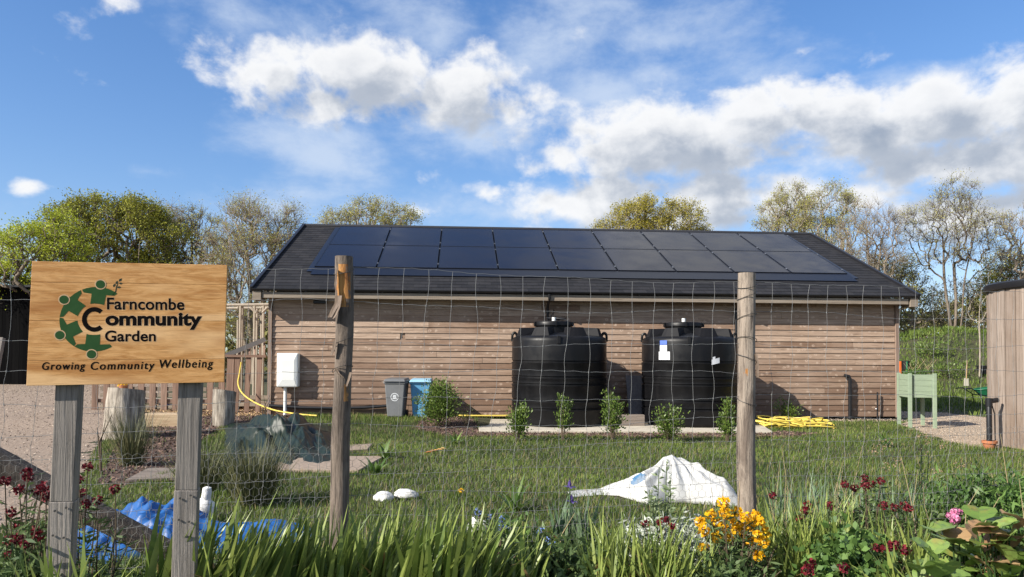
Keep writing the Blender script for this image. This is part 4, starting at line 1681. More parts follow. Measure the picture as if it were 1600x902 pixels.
q1 = at(1511, 563, q.y)
q2 = at(1510, 592, q.y)
MB().tube([q2, q1], .02, 8).build('handle', m_ash, SPD, smooth=True)
bl = MB()
bl.hexa([q2 + Vector((-.11, 0, -.32)), q2 + Vector((.11, 0, -.32)), q2 + Vector((.11, .02, -.32)), q2 + Vector((-.11, .02, -.32)), q2 + Vector((-.10, 0, .02)), q2 + Vector((.10, 0, .02)), q2 + Vector((.10, .02, .02)), q2 + Vector((-.10, .02, .02))])
bl.build('blade', mat('worn blade', (.50, .46, .36), rough=.6), SPD, bevel=.008)
q = G(1535, 585)
T = thing('plant_pot', 'black plant pot standing on the mound beside the young tree', 'pot', q)
MB().lathe([(.2, 0), (.27, .42), (.29, .42), (.29, .47), (.25, .47), (.2, .2)], q, 20).build('body', m_black, T, smooth=True)
q = G(1543, 600)
T = thing('garden_stake', 'short brown stake at the edge of the round store', 'stake', q)
MB().tube([q, q + Vector((0, 0, .75))], .035, 6).build('shaft', m_trim, T)

# ------------------------------------------------------------------ left: dark barn, railings, pergola
bq = G(10, 601)
DB = thing('dark_barn', 'black boarded barn behind the sign at the edge of the gravel', 'barn', (bq.x - 3, bq.y, 0))
m_tar = wood('tarred boards', (.004, .004, .0045), (.008, .0078, .0078), (.003, .003, .003), 'Z', 20, rough=1, spec=.03)
m_ = MB()
x0 = at(-120, 500, bq.y).x
x1 = at(60, 500, bq.y).x
ztop = at(20, 449, bq.y).z
x = x0
while x < x1:
    m_.box((x + .1, bq.y + .1 + rr.uniform(0, .03), ztop / 2), (.19, .1, ztop), 0, rr.random())
    x += .2
m_.build('wall', m_tar, DB)
MB().box(((x0 + x1) / 2, bq.y + 3, ztop + .05), (x1 - x0 + .4, 6.6, .12)).build('roof', m_black, DB)
MB().box(((x0 + x1) / 2, bq.y + 3.1, ztop / 2), (x1 - x0 - .1, 5.6, ztop - .1)).build('wall', m_tar, DB)
for xx in (x0 + 1.2, x0 + 3.0):
    MB().box((xx, bq.y + .0, 1.2), (1.0, .06, 2.3), 0, 1).build('door', wood('dark door', (.03, .028, .026), (.04, .036, .034), (.015, .014, .014), 'Z', 20), DB)
lq = G(6, 601)
LP = MB()
LP.beam(at(-12, 604, 19), at(2, 528, 19.3), .16, .12)
tag(LP.build('leaning_post', m_spost, bevel=.01), 'grey timber post leaning at the far left edge of the photo', 'post')

m_rail1 = wood('larch railing', (.20, .125, .09), (.30, .20, .15), (.09, .055, .04), 'Z', 40)
m_rail2 = wood('larch rail bar', (.20, .125, .09), (.26, .18, .14), (.09, .055, .04), 'X', 40)
# railing between the building's corner and the sign
YR = 20.9
RLG = thing('wooden_railing', 'sloping wooden balustrade with upright slats beside the building corner', 'railing', (at(385, 640, YR).x, YR, .13))
zg = .13
MB().beam(at(352, 556, YR), at(415, 530, YR + .3), .05, .13).build('top_rail', mat('grey rail top', (.16, .15, .145), rough=.8), RLG)
MB().beam(at(352, 556, YR - .06), at(416, 557, YR - .06), .06, .07).build('cross_rail', m_rail2, RLG)
for px_ in (356, 363, 374, 382, 390, 398, 406, 413):
    t_ = (px_ - 352) / 63
    a_, b2 = at(px_, 556, YR + .1), at(px_, 556 - 26 * t_ + 3, YR + .1 + .3 * t_)
    if t_ > .1:
        MB().beam(a_, b2, .05, .03, (0, 1, 0), rr.random()).build('slat', m_rail1, RLG)
for px_ in (361, 371.5, 388.5, 406):
    a_, b2 = at(px_, 557, YR - .02), at(px_, 557, YR - .02)
    b2 = Vector((a_.x - .04, a_.y, zg))
    MB().beam(b2, a_, .14 if px_ > 365 else .2, .04, (0, 1, 0), rr.random()).build('slat', m_rail1, RLG)
MB().beam(at(358, 640, YR + .05), at(362, 556, YR + .05), .18, .12, (0, 1, 0), .2).build('post', m_rail1, RLG)
for z in (.32, .52):
    MB().box((at(385, 600, YR + .7).x, YR + .75, z), (1.3, .04, .12), 0, .9).build('step_board', m_fascia, RLG)
# picket fence behind the sign
PK = thing('picket_fence', 'low picket fence of broad brown boards seen beneath the sign', 'fence', (at(285, 635, 21.6).x, 21.6, .13))
for i, px_ in enumerate(range(148, 352, 18)):
    a_ = at(px_, 640, 21.6)
    MB().box((a_.x, 21.6, .13 + .66), (.18, .03, 1.32), 0, rr.random()).build('picket', m_rail1, PK, bevel=.004)
xa, xb = at(146, 640, 21.6).x, at(352, 640, 21.6).x
for z in (.40, 1.2):
    MB().box(((xa + xb) / 2, 21.66, z), (xb - xa, .05, .1), 0, .5).build('cross_rail', m_rail2, PK)
MB().box(((xa + xb) / 2, 22.6, .34), (xb - xa + .6, 1.3, .1), 0, .9).build('deck_board', m_fascia, PK)
dk = MB()
for i in range(4):
    dk.box(((xa + xb) / 2, 21.95, .2 + .18 * i), (xb - xa, .03, .12), 0, rr.random())
dk.build('backing_board', m_fascia, PK)
# pergola of peeled poles
m_pole = mat('peeled pole', (.40, .34, .265), rough=.9, nscale=20, c3=(.24, .195, .15), nfac=.6, stretch=(1, 1, .2))
PG = thing('pole_pergola', 'pale pergola of peeled poles standing behind the building corner', 'pergola', (at(388, 540, 27).x, 27, 0))
for px_, Y, z_ in ((376, 27, 475), (379, 27.4, 476), (398, 27, 478), (402, 29, 480), (409, 29.2, 480), (412, 27, 478), (372, 29, 500)):
    a_ = at(px_, z_, Y)
    MB().tube([Vector((a_.x, Y, 0)), a_], .045, 7).build('upright', m_pole, PG, smooth=True)
for (p_, q_, Y, Y2) in (((345, 477), (420, 476), 27, 27), ((350, 482), (420, 481), 29, 29), ((392, 481), (401, 489), 27, 27), ((410, 489), (418, 481), 27, 27), ((376, 476), (372, 482), 27, 29), ((413, 477), (409, 482), 27, 29)):
    MB().tube([at(p_[0], p_[1], Y), at(q_[0], q_[1], Y2)], .055, 7).build('beam', m_pole, PG, smooth=True)

# ------------------------------------------------------------------ stumps
m_stump = mat('stump wood', (.46, .41, .34), (.20, .165, .13), rough=.95, nscale=16, c3=(.07, .055, .042), nfac=.8, stretch=(1, 1, .12), bump=1.0)


def stump(name, lab, c, h, r0, r1, seed, tilt):
    m_ = MB()
    n_, k = 14, 26
    for i in range(n_ + 1):
        t_ = i / n_
        for j in range(k):
            a_ = 2 * math.pi * j / k
            r_ = (r0 + (r1 - r0) * t_ ** .6) * (1 + .12 * mnoise.noise((math.cos(a_) * 2 + seed, math.sin(a_) * 2, t_ * 2)) + .08 * mnoise.noise((math.cos(a_) * 6 + seed, math.sin(a_) * 6, t_)))
            m_.V.append(c + Vector((r_ * math.cos(a_) + tilt * t_ * h, r_ * math.sin(a_), h * t_ - .06 + .05 * t_ * math.cos(a_ + 2))))
    for i in range(n_):
        for j in range(k):
            m_.F.append([i * k + j, i * k + (j + 1) % k, (i + 1) * k + (j + 1) % k, (i + 1) * k + j])
            m_.T.append(.3 + .6 * mnoise.noise((j * .7, i * .35, seed)))
    ci = len(m_.V)
    m_.V.append(c + Vector((tilt * h, 0, h - .05)))
    for j in range(k):
        m_.F.append([n_ * k + j, n_ * k + (j + 1) % k, ci])
        m_.T.append(.2)
    return m_


q = G(192, 684)
ST = thing('tree_stump', 'broad pale tree stump with a pot of yellow flowers, behind the left sign post', 'stump', q)
stump('s', '', q, 1.10, .46, .36, 3.3, .06).build('trunk', m_stump, ST, smooth=True)
q2 = G(349, 664)
ST2 = thing('tree_stump', 'narrow dark cut log standing upright behind the green tarpaulin', 'stump', q2)
stump('s', '', q2, .88, .25, .27, 7.7, .03).build('trunk', m_stump, ST2, smooth=True)
# little pot of yellow flowers on the stump
qq = q + Vector((.05, -.1, 1.02))
FP = thing('flower_pot', 'small pot of yellow flowers standing on the broad stump', 'flower pot', qq)
MB().lathe([(.07, 0), (.1, .11), (.085, .11)], qq, 16).build('pot', m_terra, FP, smooth=True)
m_yel = mat('yellow petal', (.75, .42, .02), (.85, .58, .03), rough=.6, trans=.25)
C = np.array(qq) + np.stack([RNG.normal(0, .07, 60), RNG.normal(0, .07, 60), RNG.uniform(.1, .2, 60)], 1)
V, F = leaf_quads(C, .05, .04)
npmesh('flowers', V, F, m_yel, FP, RNG.uniform(0, 1, 60))['kind'] = 'stuff'
# step and planks
def plank(lab, pts, z, h, m, cat, name):
    P_ = [G(*p) for p in pts]
    m_ = MB()
    m_.hexa([p + Vector((0, 0, z)) for p in P_] + [p + Vector((0, 0, z + h)) for p in P_], .5)
    return tag(m_.build(name, m, bevel=.008), lab, cat)


m_step = wood('pale step', (.46, .35, .22), (.5, .38, .25), (.3, .2, .12), 'X', 30)
q = G(246, 668)
m_ = MB()
m_.box((q.x, q.y + .35, q.z + .13), (.95, .6, .34), .05, .5)
tag(m_.build('timber_step', m_step, bevel=.01), 'pale timber step below the picket fence beside the stump', 'step')
plank('weathered plank lying in the mulch behind the right sign post', [(196, 756), (292, 752), (292, 737), (232, 737)], .01, .05, m_sleeper, 'plank', 'plank')
m_slab = mat('pinkish slab', (.32, .25, .195), rough=.95, nscale=14, c3=(.19, .145, .11), nfac=.7, bump=.4)
plank('long pinkish paving slab in front of the green tarpaulin', [(425, 738), (560, 740), (600, 717), (440, 718)], .0, .05, m_slab, 'paving slab', 'paving_slab')
plank('small pinkish paving slab in the grass right of the tarpaulin', [(538, 708), (574, 706), (582, 697), (545, 699)], .0, .05, m_slab, 'paving slab', 'paving_slab')


# ------------------------------------------------------------------ crumpled sheets
def fold(x, y, seed, f):
    return mnoise.ridged_multi_fractal((x * f + seed, y * f, seed), .9, 2.1, 4, .9, 2.0)


def facets(x, y, seed, f, n=6):
    """sharp creases between flat pieces, as stiff sheeting folds"""
    r_ = random.Random(seed)
    s = 0
    tw = 0
    for _ in range(n):
        a_, k, ph = r_.uniform(0, math.pi), f * r_.uniform(.6, 1.7), r_.uniform(0, 1)
        t_ = (x * math.cos(a_) + y * math.sin(a_)) * k + ph + .22 * mnoise.noise((x * 2.2 + seed, y * 2.2, k))
        w_ = f / k
        s += w_ * abs((t_ % 1) * 2 - 1)
        tw += w_
    return s / tw


def crumple(name, lab, cat, fn, nx, ny, m, tintf=None, parent=None):
    """a sheet over a grid of (u, v) in 0..1; fn gives the world point or None outside"""
    V, ok = [], []
    for j in range(ny + 1):
        for i in range(nx + 1):
            p = fn(i / nx, j / ny)
            V.append(tuple(p))
    F, T = [], []
    for j in range(ny):
        for i in range(nx):
            a_ = j * (nx + 1) + i
            F.append((a_, a_ + 1, a_ + nx + 2, a_ + nx + 1))
            T.append(tintf((i + .5) / nx, (j + .5) / ny) if tintf else 0)
    o = npmesh(name, V, F, m, parent, T, smooth=True)
    so = o.modifiers.new('cloth', 'SOLIDIFY')
    so.thickness = .006
    return tag(o, lab, cat)


m_tarpg = mat('green tarpaulin', (.008, .016, .011), rough=.45, spec=.3, nscale=2.5, c3=(.016, .03, .021), nfac=.3)
t0 = [(348, 735), (548, 728), (520, 668), (352, 660)]
ta, tb_, tc_, td = [G(*p) for p in t0]


def tarp_fn(u, v):
    e = .10 * mnoise.noise((u * 5, v * 5, 1)) * 1.0
    uu, vv = u + e * .6 * (v - .5), v + e
    p = (ta * (1 - uu) + tb_ * uu) * (1 - vv) + (td * (1 - uu) + tc_ * uu) * vv
    rim = min(1, 2.6 * min(u, 1 - u, v, 1 - v))
    big = .34 * math.exp(-(((u - .28) / .3) ** 2 + ((v - .62) / .33) ** 2)) + .30 * math.exp(-(((u - .68) / .26) ** 2 + ((v - .55) / .36) ** 2)) + .1
    f1 = facets(u * 1.4, v, 3, 2.6, 4)
    f2 = facets(u * 1.4, v, 8, 6.0, 4)
    f3 = facets(u * 1.4, v, 21, 14.0, 4)
    z = rim ** .7 * (.95 * big + .50 * (f1 - .5) * (.4 + big) + .20 * (f2 - .5) + .08 * (f3 - .5)) + .02
    p.z = float(hgt(p.x, p.y)) + max(z, .012)
    p.x += .05 * mnoise.noise((u * 7, v * 7, 4))
    return p


crumple('tarpaulin', 'crumpled dark green tarpaulin heaped on the grass left of the peeled post', 'tarpaulin', tarp_fn, 190, 140, m_tarpg)
m_tarpb = mat('blue tarpaulin', (.012, .080, .26), rough=.45, spec=.35, nscale=3, c3=(.02, .125, .36), nfac=.3)
ba, bb, bc, bd2 = Vector((-3.9, 5.95, 0)), Vector((-1.85, 6.95, 0)), Vector((-2.15, 7.8, 0)), Vector((-4.4, 7.9, 0))


def blue_fn(u, v):
    e = .10 * mnoise.noise((u * 4 + 7, v * 4, 1))
    uu, vv = u + e * .8, v + e
    p = (ba * (1 - uu) + bb * uu) * (1 - vv) + (bd2 * (1 - uu) + bc * uu) * vv
    rim = min(1, 5 * min(u, 1 - u, v, 1 - v))
    f1 = facets(u * 1.3, v, 13, 4.0)
    f2 = facets(u * 1.3, v, 5, 10.0)
    big = .26 * math.exp(-(((u - .42) / .22) ** 2 + ((v - .8) / .2) ** 2)) + .12 + .10 * math.exp(-(((u - .85) / .2) ** 2 + ((v - .45) / .3) ** 2))
    z = rim ** .5 * (big * .85 + .46 * (f1 - .5) + .17 * (f2 - .5)) * (1 - .62 * float(ss(.38, .58, u))) + .02
    p.z = float(hgt(p.x, p.y)) + max(z, .02)
    return p


crumple('tarpaulin', 'crumpled bright blue tarpaulin on the ground behind the sign posts', 'tarpaulin', blue_fn, 170, 120, m_tarpb)
m_bag = mat('white woven bag', (.52, .52, .505), (.04, .14, .28), rough=.6, spec=.2, nscale=5, c3=(.40, .385, .35), nfac=.5)
YB = 9.15
top_prof = [(886, 771), (905, 765), (935, 764), (960, 754), (985, 745), (1003, 735), (1020, 725), (1035, 715), (1048, 712), (1062, 716), (1075, 724), (1092, 731), (1110, 742), (1128, 746), (1140, 760), (1150, 784)]
bot_prof = [(886, 779), (905, 775), (935, 773), (960, 776), (985, 784), (1003, 789), (1020, 786), (1035, 784), (1048, 785), (1062, 786), (1075, 788), (1092, 790), (1110, 792), (1128, 792), (1140, 791), (1150, 790)]
px_t = [p[0] for p in top_prof]


def bag_fn(u, v):
    px_ = 887 + (1150 - 887) * u
    yt, yb_ = np.interp(px_, px_t, [p[1] for p in top_prof]), np.interp(px_, px_t, [p[1] for p in bot_prof])
    g0 = G(px_, yb_ + 1)
    tp = at(px_, yt, g0.y + .35)
    H_ = max((tp.z - float(hgt(tp.x, tp.y))) * .92, .03)
    # v: 0 front edge on the grass, .5 the crest, 1 the back edge
    w_ = .35 + .5 * H_
    c = math.sin(math.pi * min(v, 1.0))
    crest = c ** .75
    f1 = facets(u * 2.2, v * .8, 2, 1.6) - .5
    f2 = facets(u * 2.2, v * .8, 7, 5.5) - .5
    x = tp.x
    y = g0.y + (v) * w_ * 1.2 - .05 * math.sin(u * 14)
    ra = math.atan2((v - .5) * 1.6, (u - .60) * 3.2)
    f3 = abs(((ra * 2.1 + .25 * mnoise.noise((u * 6, v * 5, 3))) % 1) * 2 - 1) - .5
    f3 *= min(1, 3.5 * math.hypot((v - .5) * .8, (u - .6) * 1.6))
    sag = .06 * math.sin(u * 9 + v * 3) * c
    z = H_ * crest + c * (.13 * f1 + .10 * f2 + .08 * f3) * min(1, H_ * 2.2) + .012 + sag * .3 * H_
    return Vector((x + .04 * f2, y, float(hgt(x, y)) + max(z, .012)))


def bag_tint(u, v):
    a_ = ((u - .41) / .05) ** 2 + ((v - .33) / .10) ** 2 + .5 * mnoise.noise((u * 60, v * 40, 1))
    b2 = ((u - .985) / .02) ** 2 + ((v - .15) / .2) ** 2
    c2_ = abs(u - .49 - .15 * (v - .3)) / .01 if .2 < v < .4 else 9
    return 1.0 if a_ < .7 or b2 < .8 else 0.0


crumple('woven_sack', 'large white woven bulk bag lying collapsed on the lawn left of the right post', 'sack', bag_fn, 150, 60, m_bag, bag_tint)

# white stones
m_wst = mat('white stone', (.66, .65, .62), rough=.8, nscale=20, c3=(.6, .58, .53), nfac=.5, bump=.6)


def blobby(c, r, seed, amp=.25, n=2):
    import bmesh
    bm = bmesh.new()
    bmesh.ops.create_icosphere(bm, subdivisions=3, radius=1)
    for v in bm.verts:
        d = v.co.normalized()
        k = 1 + amp * mnoise.noise(d * 1.3 + Vector((seed, 0, 0))) + amp * .5 * mnoise.noise(d * 3.3 + Vector((0, seed, 0)))
        v.co = Vector((d.x * r[0], d.y * r[1], d.z * r[2])) * k + Vector(c)
    m_ = MB()
    m_.V = [v.co.copy() for v in bm.verts]
    m_.F = [[v.index for v in f.verts] for f in bm.faces]
    m_.T = [0.0] * len(m_.F)
    bm.free()
    return m_


q = G(599, 784)
tag(blobby(q + Vector((0, 0, .06)), (.12, .1, .075), 2).build('white_stone', m_wst, smooth=True), 'rounder white stone on the lawn, the left one of two', 'stone', 'white stones on the lawn')
q = G(634, 780)
tag(blobby(q + Vector((0, 0, .06)), (.15, .09, .065), 6).build('white_stone', m_wst, smooth=True), 'longer white stone on the lawn, the right one of two', 'stone', 'white stones on the lawn')
q = G(745, 834)
tag(blobby(q + Vector((0, 0, .08)), (.10, .08, .09), 9).build('white_stone', m_wst, smooth=True), 'small white stone half hidden behind the strap leaves', 'stone')
# pale ornament behind the right sign post
q = G(319, 812)
ORN = thing('garden_ornament', 'small white weathered ornament with a raised head beside the right sign post', 'ornament', q)
m_ = blobby(q + Vector((0, 0, .10)), (.12, .12, .14), 4, .15)
m_.build('body', m_wst, ORN, smooth=True)
m_ = MB()
m_.tube([q + Vector((.0, 0, .15)), q + Vector((.02, -.01, .23)), q + Vector((.03, -.01, .30)), q + Vector((.03, -.01, .345)), q + Vector((.03, -.01, .36))], [.075, .05, .05, .045, .015], 14)
m_.build('head', m_wst, ORN, smooth=True)

# ------------------------------------------------------------------ hoses
m_hose = mat('yellow hose', (.72, .55, .10), rough=.45, spec=.4)
h_ = MB()
pts = [at(377, 566, 20.7), at(374, 585, 20.7), at(372, 600, 20.6), at(379, 615, 20.4), at(398, 629, 20.1), at(425, 640, 19.7), at(450, 645, 19.4), at(473, 648, 19.1), at(500, 650, 18.9)]
cur = []
for i in range(len(pts) - 1):
    for k in range(4):
        t_ = k / 4
        p0, p1, p2, p3 = pts[max(i - 1, 0)], pts[i], pts[i + 1], pts[min(i + 2, len(pts) - 1)]
        cur.append(.5 * ((2 * p1) + (p2 - p0) * t_ + (2 * p0 - 5 * p1 + 4 * p2 - p3) * t_ ** 2 + (3 * p1 - p0 - 3 * p2 + p3) * t_ ** 3))
h_.tube(cur, .019, 8)
tag(h_.build('garden_hose', m_hose, smooth=True), 'yellow hose hanging from the railing and curving past the meter cabinet', 'hose')
h_ = MB()
h_.tube([Vector((at(x, 651, 19.4).x, 19.5 + .05 * math.sin(x), .20)) for x in range(716, 800, 6)], .019, 8)
tag(h_.build('garden_hose', m_hose, smooth=True), 'straight stretch of yellow hose on the ground left of the first tank', 'hose')
h_ = MB()
c0 = G(1228, 668)
for k in range(15):
    cx_, cy_ = c0.x + rr.uniform(-.45, .45), c0.y + rr.uniform(-.35, .4)
    ra, rb = rr.uniform(.25, .75), rr.uniform(.2, .5)
    ph = rr.uniform(0, 6)
    ln = rr.uniform(4, 7)
    zz = .05 + .013 * k
    h_.tube([Vector((cx_ + ra * math.cos(a_ + ph) + .06 * math.sin(3 * a_), cy_ + rb * math.sin(a_ + ph), zz + .04 * math.sin(2 * a_ + k))) for a_ in np.linspace(0, ln, 26)], .019, 7)
h_.tube([Vector((c0.x + .3 + .1 * k, c0.y + .1 * math.sin(k), .05 + .07 * math.sin(k * .6) ** 2)) for k in range(10)], .024, 7)
tag(h_.build('garden_hose', m_hose, smooth=True), 'heap of coiled yellow hose on the grass right of the tanks', 'hose')
h_ = MB()
m_rope = mat('blue rope', (.03, .08, .48), rough=.6)
q = G(258, 634)
for k in range(12):
    ra, ph = rr.uniform(.12, .26), rr.uniform(0, 6)
    h_.tube([q + Vector((rr.uniform(-.1, .1) * 0 + ra * 1.2 * math.cos(a_ + ph), -.05 + ra * .8 * math.sin(a_ + ph), .05 + .012 * k + .05 * math.sin(a_ * 2 + k))) for a_ in np.linspace(0, 5.6, 16)], .014, 6)
tag(h_.build('rope_coil', m_rope, smooth=True), 'coil of bright blue rope by the foot of the picket fence', 'rope')

# ------------------------------------------------------------------ trees
m_btrunk = mat('tree bark', (.13, .105, .08), (.21, .17, .13), rough=.95, nscale=6, c3=(.09, .07, .055), nfac=.6)
m_bpale = mat('pale bark', (.30, .25, .19), (.36, .31, .25), rough=.95, nscale=6, c3=(.17, .14, .11), nfac=.6)
m_btwig = mat('grey twigs', (.21, .17, .13), (.31, .25, .19), rough=.95)
LEAFM = {
    'bright': mat('bright spring leaf', (.25, .32, .02), (.52, .56, .06), rough=.6, trans=.35),
    'olive': mat('olive leaf', (.12, .135, .015), (.40, .39, .05), rough=.65, trans=.3),
    'bud': mat('leaf buds', (.25, .245, .05), (.45, .42, .10), rough=.7, trans=.3),
    'gold': mat('golden leaf', (.24, .21, .02), (.50, .43, .06), rough=.65, trans=.35),
    'grey': mat('catkins', (.27, .26, .11), (.42, .40, .17), rough=.8, trans=.2),
    'dark': mat('dark shrub leaf', (.10, .105, .03), (.30, .28, .09), rough=.7, trans=.25),
}


def grow_tree(base, tops, ends, step=3, up=.5):
    """greedy skeleton: every end is joined to the nearest suitable piece of what already stands"""
    cap = len(ends) * (step + 1) + 400
    N = np.zeros((cap, 3))
    par = np.full(cap, -1)
    n = 1
    N[0] = base
    for tp in tops:
        last = 0
        P_ = np.array(tp, float)
        a_ = N[0].copy()
        m_ = 10
        for i in range(1, m_ + 1):
            f = i / m_
            p = a_ + (P_ - a_) * f
            p[:2] += .013 * np.linalg.norm(P_ - a_) * np.array([mnoise.noise((f * 2.5, P_[0], 1)), mnoise.noise((f * 2.5, P_[1], 5))]) * 2
            N[n] = p
            par[n] = last
            last = n
            n += 1
    ends = np.asarray(ends)
    core = np.array(tops, float).mean(0)
    order = np.argsort(np.linalg.norm((ends - (np.array(base) * .35 + core * .65)) * np.array([1, 1, .8]), axis=1))
    for ei in order:
        e = ends[ei]
        v = e - N[:n]
        d = np.linalg.norm(v, axis=1) + 1e-6
        cost = d * (1.45 - up * v[:, 2] / d)
        j = int(np.argmin(cost))
        a_ = N[j]
        last = j
        L = d[j]
        for i in range(1, step + 1):
            f = i / step
            p = a_ + (e - a_) * f
            p = p + RNG.normal(0, .035, 3) * L * (1 - f * .4) * (f < 1)
            p[2] -= .09 * L * math.sin(math.pi * f) * .5
            N[n] = p
            par[n] = last
            last = n
            n += 1
    N, par = N[:n], par[:n]
    cnt = np.ones(n)
    for i in range(n - 1, 0, -1):
        cnt[par[i]] += cnt[i]
    return N, par, cnt


def px_blob_points(blobs, Y, n, shell=.55, gaps=0.0):
    wts = np.array([b[2] * b[3] for b in blobs], float)
    wts /= wts.sum()
    out = []
    sd = blobs[0][0] * .37
    while len(out) < n:
        b = blobs[RNG.choice(len(blobs), p=wts)]
        c = at(b[0], b[1], Y)
        u = rand_unit(1)[0] * RNG.uniform(shell ** 3, 1) ** (1 / 3)
        sx, sz = b[2] * Y / FPX, b[3] * Y / FPX
        if RNG.uniform() < .10:
            u = u * RNG.uniform(1.0, 1.22)
        q = (c.x + u[0] * sx, c.y + u[1] * min(sx, 1.4 * sz), c.z + u[2] * sz)
        # leave holes between the boughs
        if mnoise.noise((q[0] * 1.0 + sd, q[1] * 1.0, q[2] * 1.15)) < -.10 + gaps:
            continue
        out.append(q)
    return np.array(out)


def tree(name, lab, Y, xb, blobs, n_ends, leaf, leaf_n, leaf_L, r_tip, bark, group=None, trunk_px=None, tops=None, twigs=5, twig_L=.8, spread=.6, up=.7, shell=.5, droop=0, expo=.37, zb=None, cat='tree', leaf_w=.6):
    b0 = at(xb, 560, Y)
    base = Vector((b0.x, Y, float(hgt(b0.x, Y)) - .1 if zb is None else zb))
    R_ = thing(name, lab, cat, base, 0, group)
    ends = px_blob_points(blobs, Y, n_ends, shell)
    ends[:, 2] = np.maximum(ends[:, 2], base.z + .4)
    tp = [at(x, y, Y) for x, y in tops] if tops else [at(blobs[0][0], blobs[0][1], Y)]
    N, par, cnt = grow_tree(tuple(base), [tuple(p) for p in tp], ends, up=up)
    r_tip = r_tip * .72
    rad = r_tip * cnt ** expo
    i = np.arange(1, len(N))
    nb = NB()
    thick = rad[par[i]] > r_tip * 4
    for sel, k in ((thick, 6), (~thick, 3)):
        ii = i[sel]
        if len(ii):
            r0 = np.minimum(rad[par[ii]], rad[ii] * 1.35)
            nb.add(*seg_tubes(N[par[ii]], N[ii], r0, rad[ii], k), RNG.uniform(0, 1, len(ii) * k))
    # fine twigs
    tips = np.arange(len(N))[cnt <= 2]
    ctr = ends.mean(0)
    src = N[np.repeat(tips, twigs)]
    dr = rand_unit(len(src)) * .9
    out = src - ctr
    out /= np.maximum(np.linalg.norm(out, axis=1, keepdims=True), 1e-6)
    dr = dr + out * .6
    dr[:, 2] += .45 - droop
    dr /= np.maximum(np.linalg.norm(dr, axis=1, keepdims=True), 1e-6)
    Lw = RNG.uniform(.4, 1.0, len(src)) * twig_L
    e1 = src + dr * Lw[:, None]
    mid = src + dr * (Lw * .5)[:, None] + RNG.normal(0, .06, src.shape) * twig_L
    nb.add(*seg_tubes(src, mid, r_tip * .8, r_tip * .55, 3), RNG.uniform(.3, 1, len(src) * 3))
    nb.add(*seg_tubes(mid, e1, r_tip * .55, r_tip * .25, 3), RNG.uniform(.3, 1, len(src) * 3))
    nb.build('trunk', bark, R_)
    if leaf_n:
        pts = np.concatenate([mid, e1])
        w_ = RNG.integers(0, len(pts), int(len(tips) * leaf_n * 2.0))
        C = pts[w_] + RNG.normal(0, .16 * spread, (len(w_), 3)) * np.array([1, 1, .9])
        V, F = leaf_quads(C, RNG.uniform(.5, 1.3, len(C)) * leaf_L * .6, RNG.uniform(.5, 1.3, len(C)) * leaf_L * leaf_w * .6)
        # tint varies from clump to clump
        ct = RNG.uniform(0, 1, len(pts))
        T_ = np.clip(.45 * ct[w_] + .55 * RNG.uniform(0, 1, len(w_)), 0, 1)
        npmesh('crown', V, F, LEAFM[leaf], R_, T_)
    return R_


BG = 'trees behind the garden'
tree('shrub_tree', 'bright yellow green tree at the far left above the black barn', 42, 60, [(60, 410, 62, 55), (20, 430, 45, 40), (95, 385, 45, 45), (50, 385, 40, 32), (5, 440, 40, 30)], 520, 'bright', 26, .22, .022, m_btrunk, BG, twigs=5, spread=1.0, shell=.3)
tree('round_tree', 'broad dense olive green tree rising behind the top of the sign', 46, 190, [(180, 365, 78, 52), (120, 365, 60, 42), (235, 375, 52, 50), (150, 340, 60, 30), (210, 345, 50, 32), (175, 400, 95, 40), (235, 420, 45, 40)], 900, 'olive', 30, .22, .022, m_btrunk, BG, tops=[(165, 400), (200, 390), (225, 400)], twigs=5, spread=1.0, shell=.3)
tree('birch_tree', 'hazy brownish tree with drooping twigs right of the dense olive tree', 50, 268, [(262, 340, 28, 26), (255, 370, 32, 34), (278, 375, 26, 40), (270, 410, 34, 30)], 260, 'grey', 12, .15, .016, m_btwig, BG, twigs=8, twig_L=1.1, droop=1.0, spread=1.2, tops=[(264, 345)])
tree('birch_tree', 'slim open tree with a forked stem between the drooping tree and the willow', 50, 292, [(303, 345, 24, 20), (318, 370, 30, 36), (296, 385, 30, 34), (330, 400, 30, 36), (288, 360, 18, 18)], 240, 'bud', 10, .17, .02, m_btrunk, BG, twigs=6, tops=[(302, 350), (315, 385)])
tree('willow_tree', 'wide feathery willow with greenish brown twigs left of the roof', 44, 395, [(385, 350, 36, 36), (425, 375, 40, 42), (360, 385, 40, 46), (400, 420, 60, 55), (440, 395, 26, 46), (378, 330, 30, 16), (385, 480, 70, 50), (350, 430, 40, 50), (452, 350, 14, 22)], 900, 'bud', 14, .15, .016, m_btwig, BG, twigs=8, twig_L=1.2, spread=1.0, tops=[(385, 360), (425, 375), (360, 390)], up=.7, shell=.2)
tree('oak_tree', 'wide budding tree crown showing above the left half of the roof ridge', 60, 580, [(580, 345, 50, 28), (535, 350, 32, 22), (625, 348, 30, 22), (575, 330, 34, 15), (580, 375, 75, 24)], 520, 'bud', 16, .20, .022, m_bpale, BG, tops=[(555, 345), (580, 340), (605, 345)], twigs=6, spread=1.3, shell=.3)
tree('oak_tree', 'golden green leafy crown above the right half of the solar panels', 60, 1020, [(1020, 340, 45, 26), (1060, 345, 36, 26), (985, 345, 30, 24), (1020, 325, 34, 14), (950, 360, 22, 10), (1085, 362, 28, 12), (1020, 370, 80, 24)], 620, 'gold', 24, .22, .022, m_bpale, BG, tops=[(1000, 345), (1020, 335), (1045, 345)], twigs=5, spread=1.0, shell=.3)
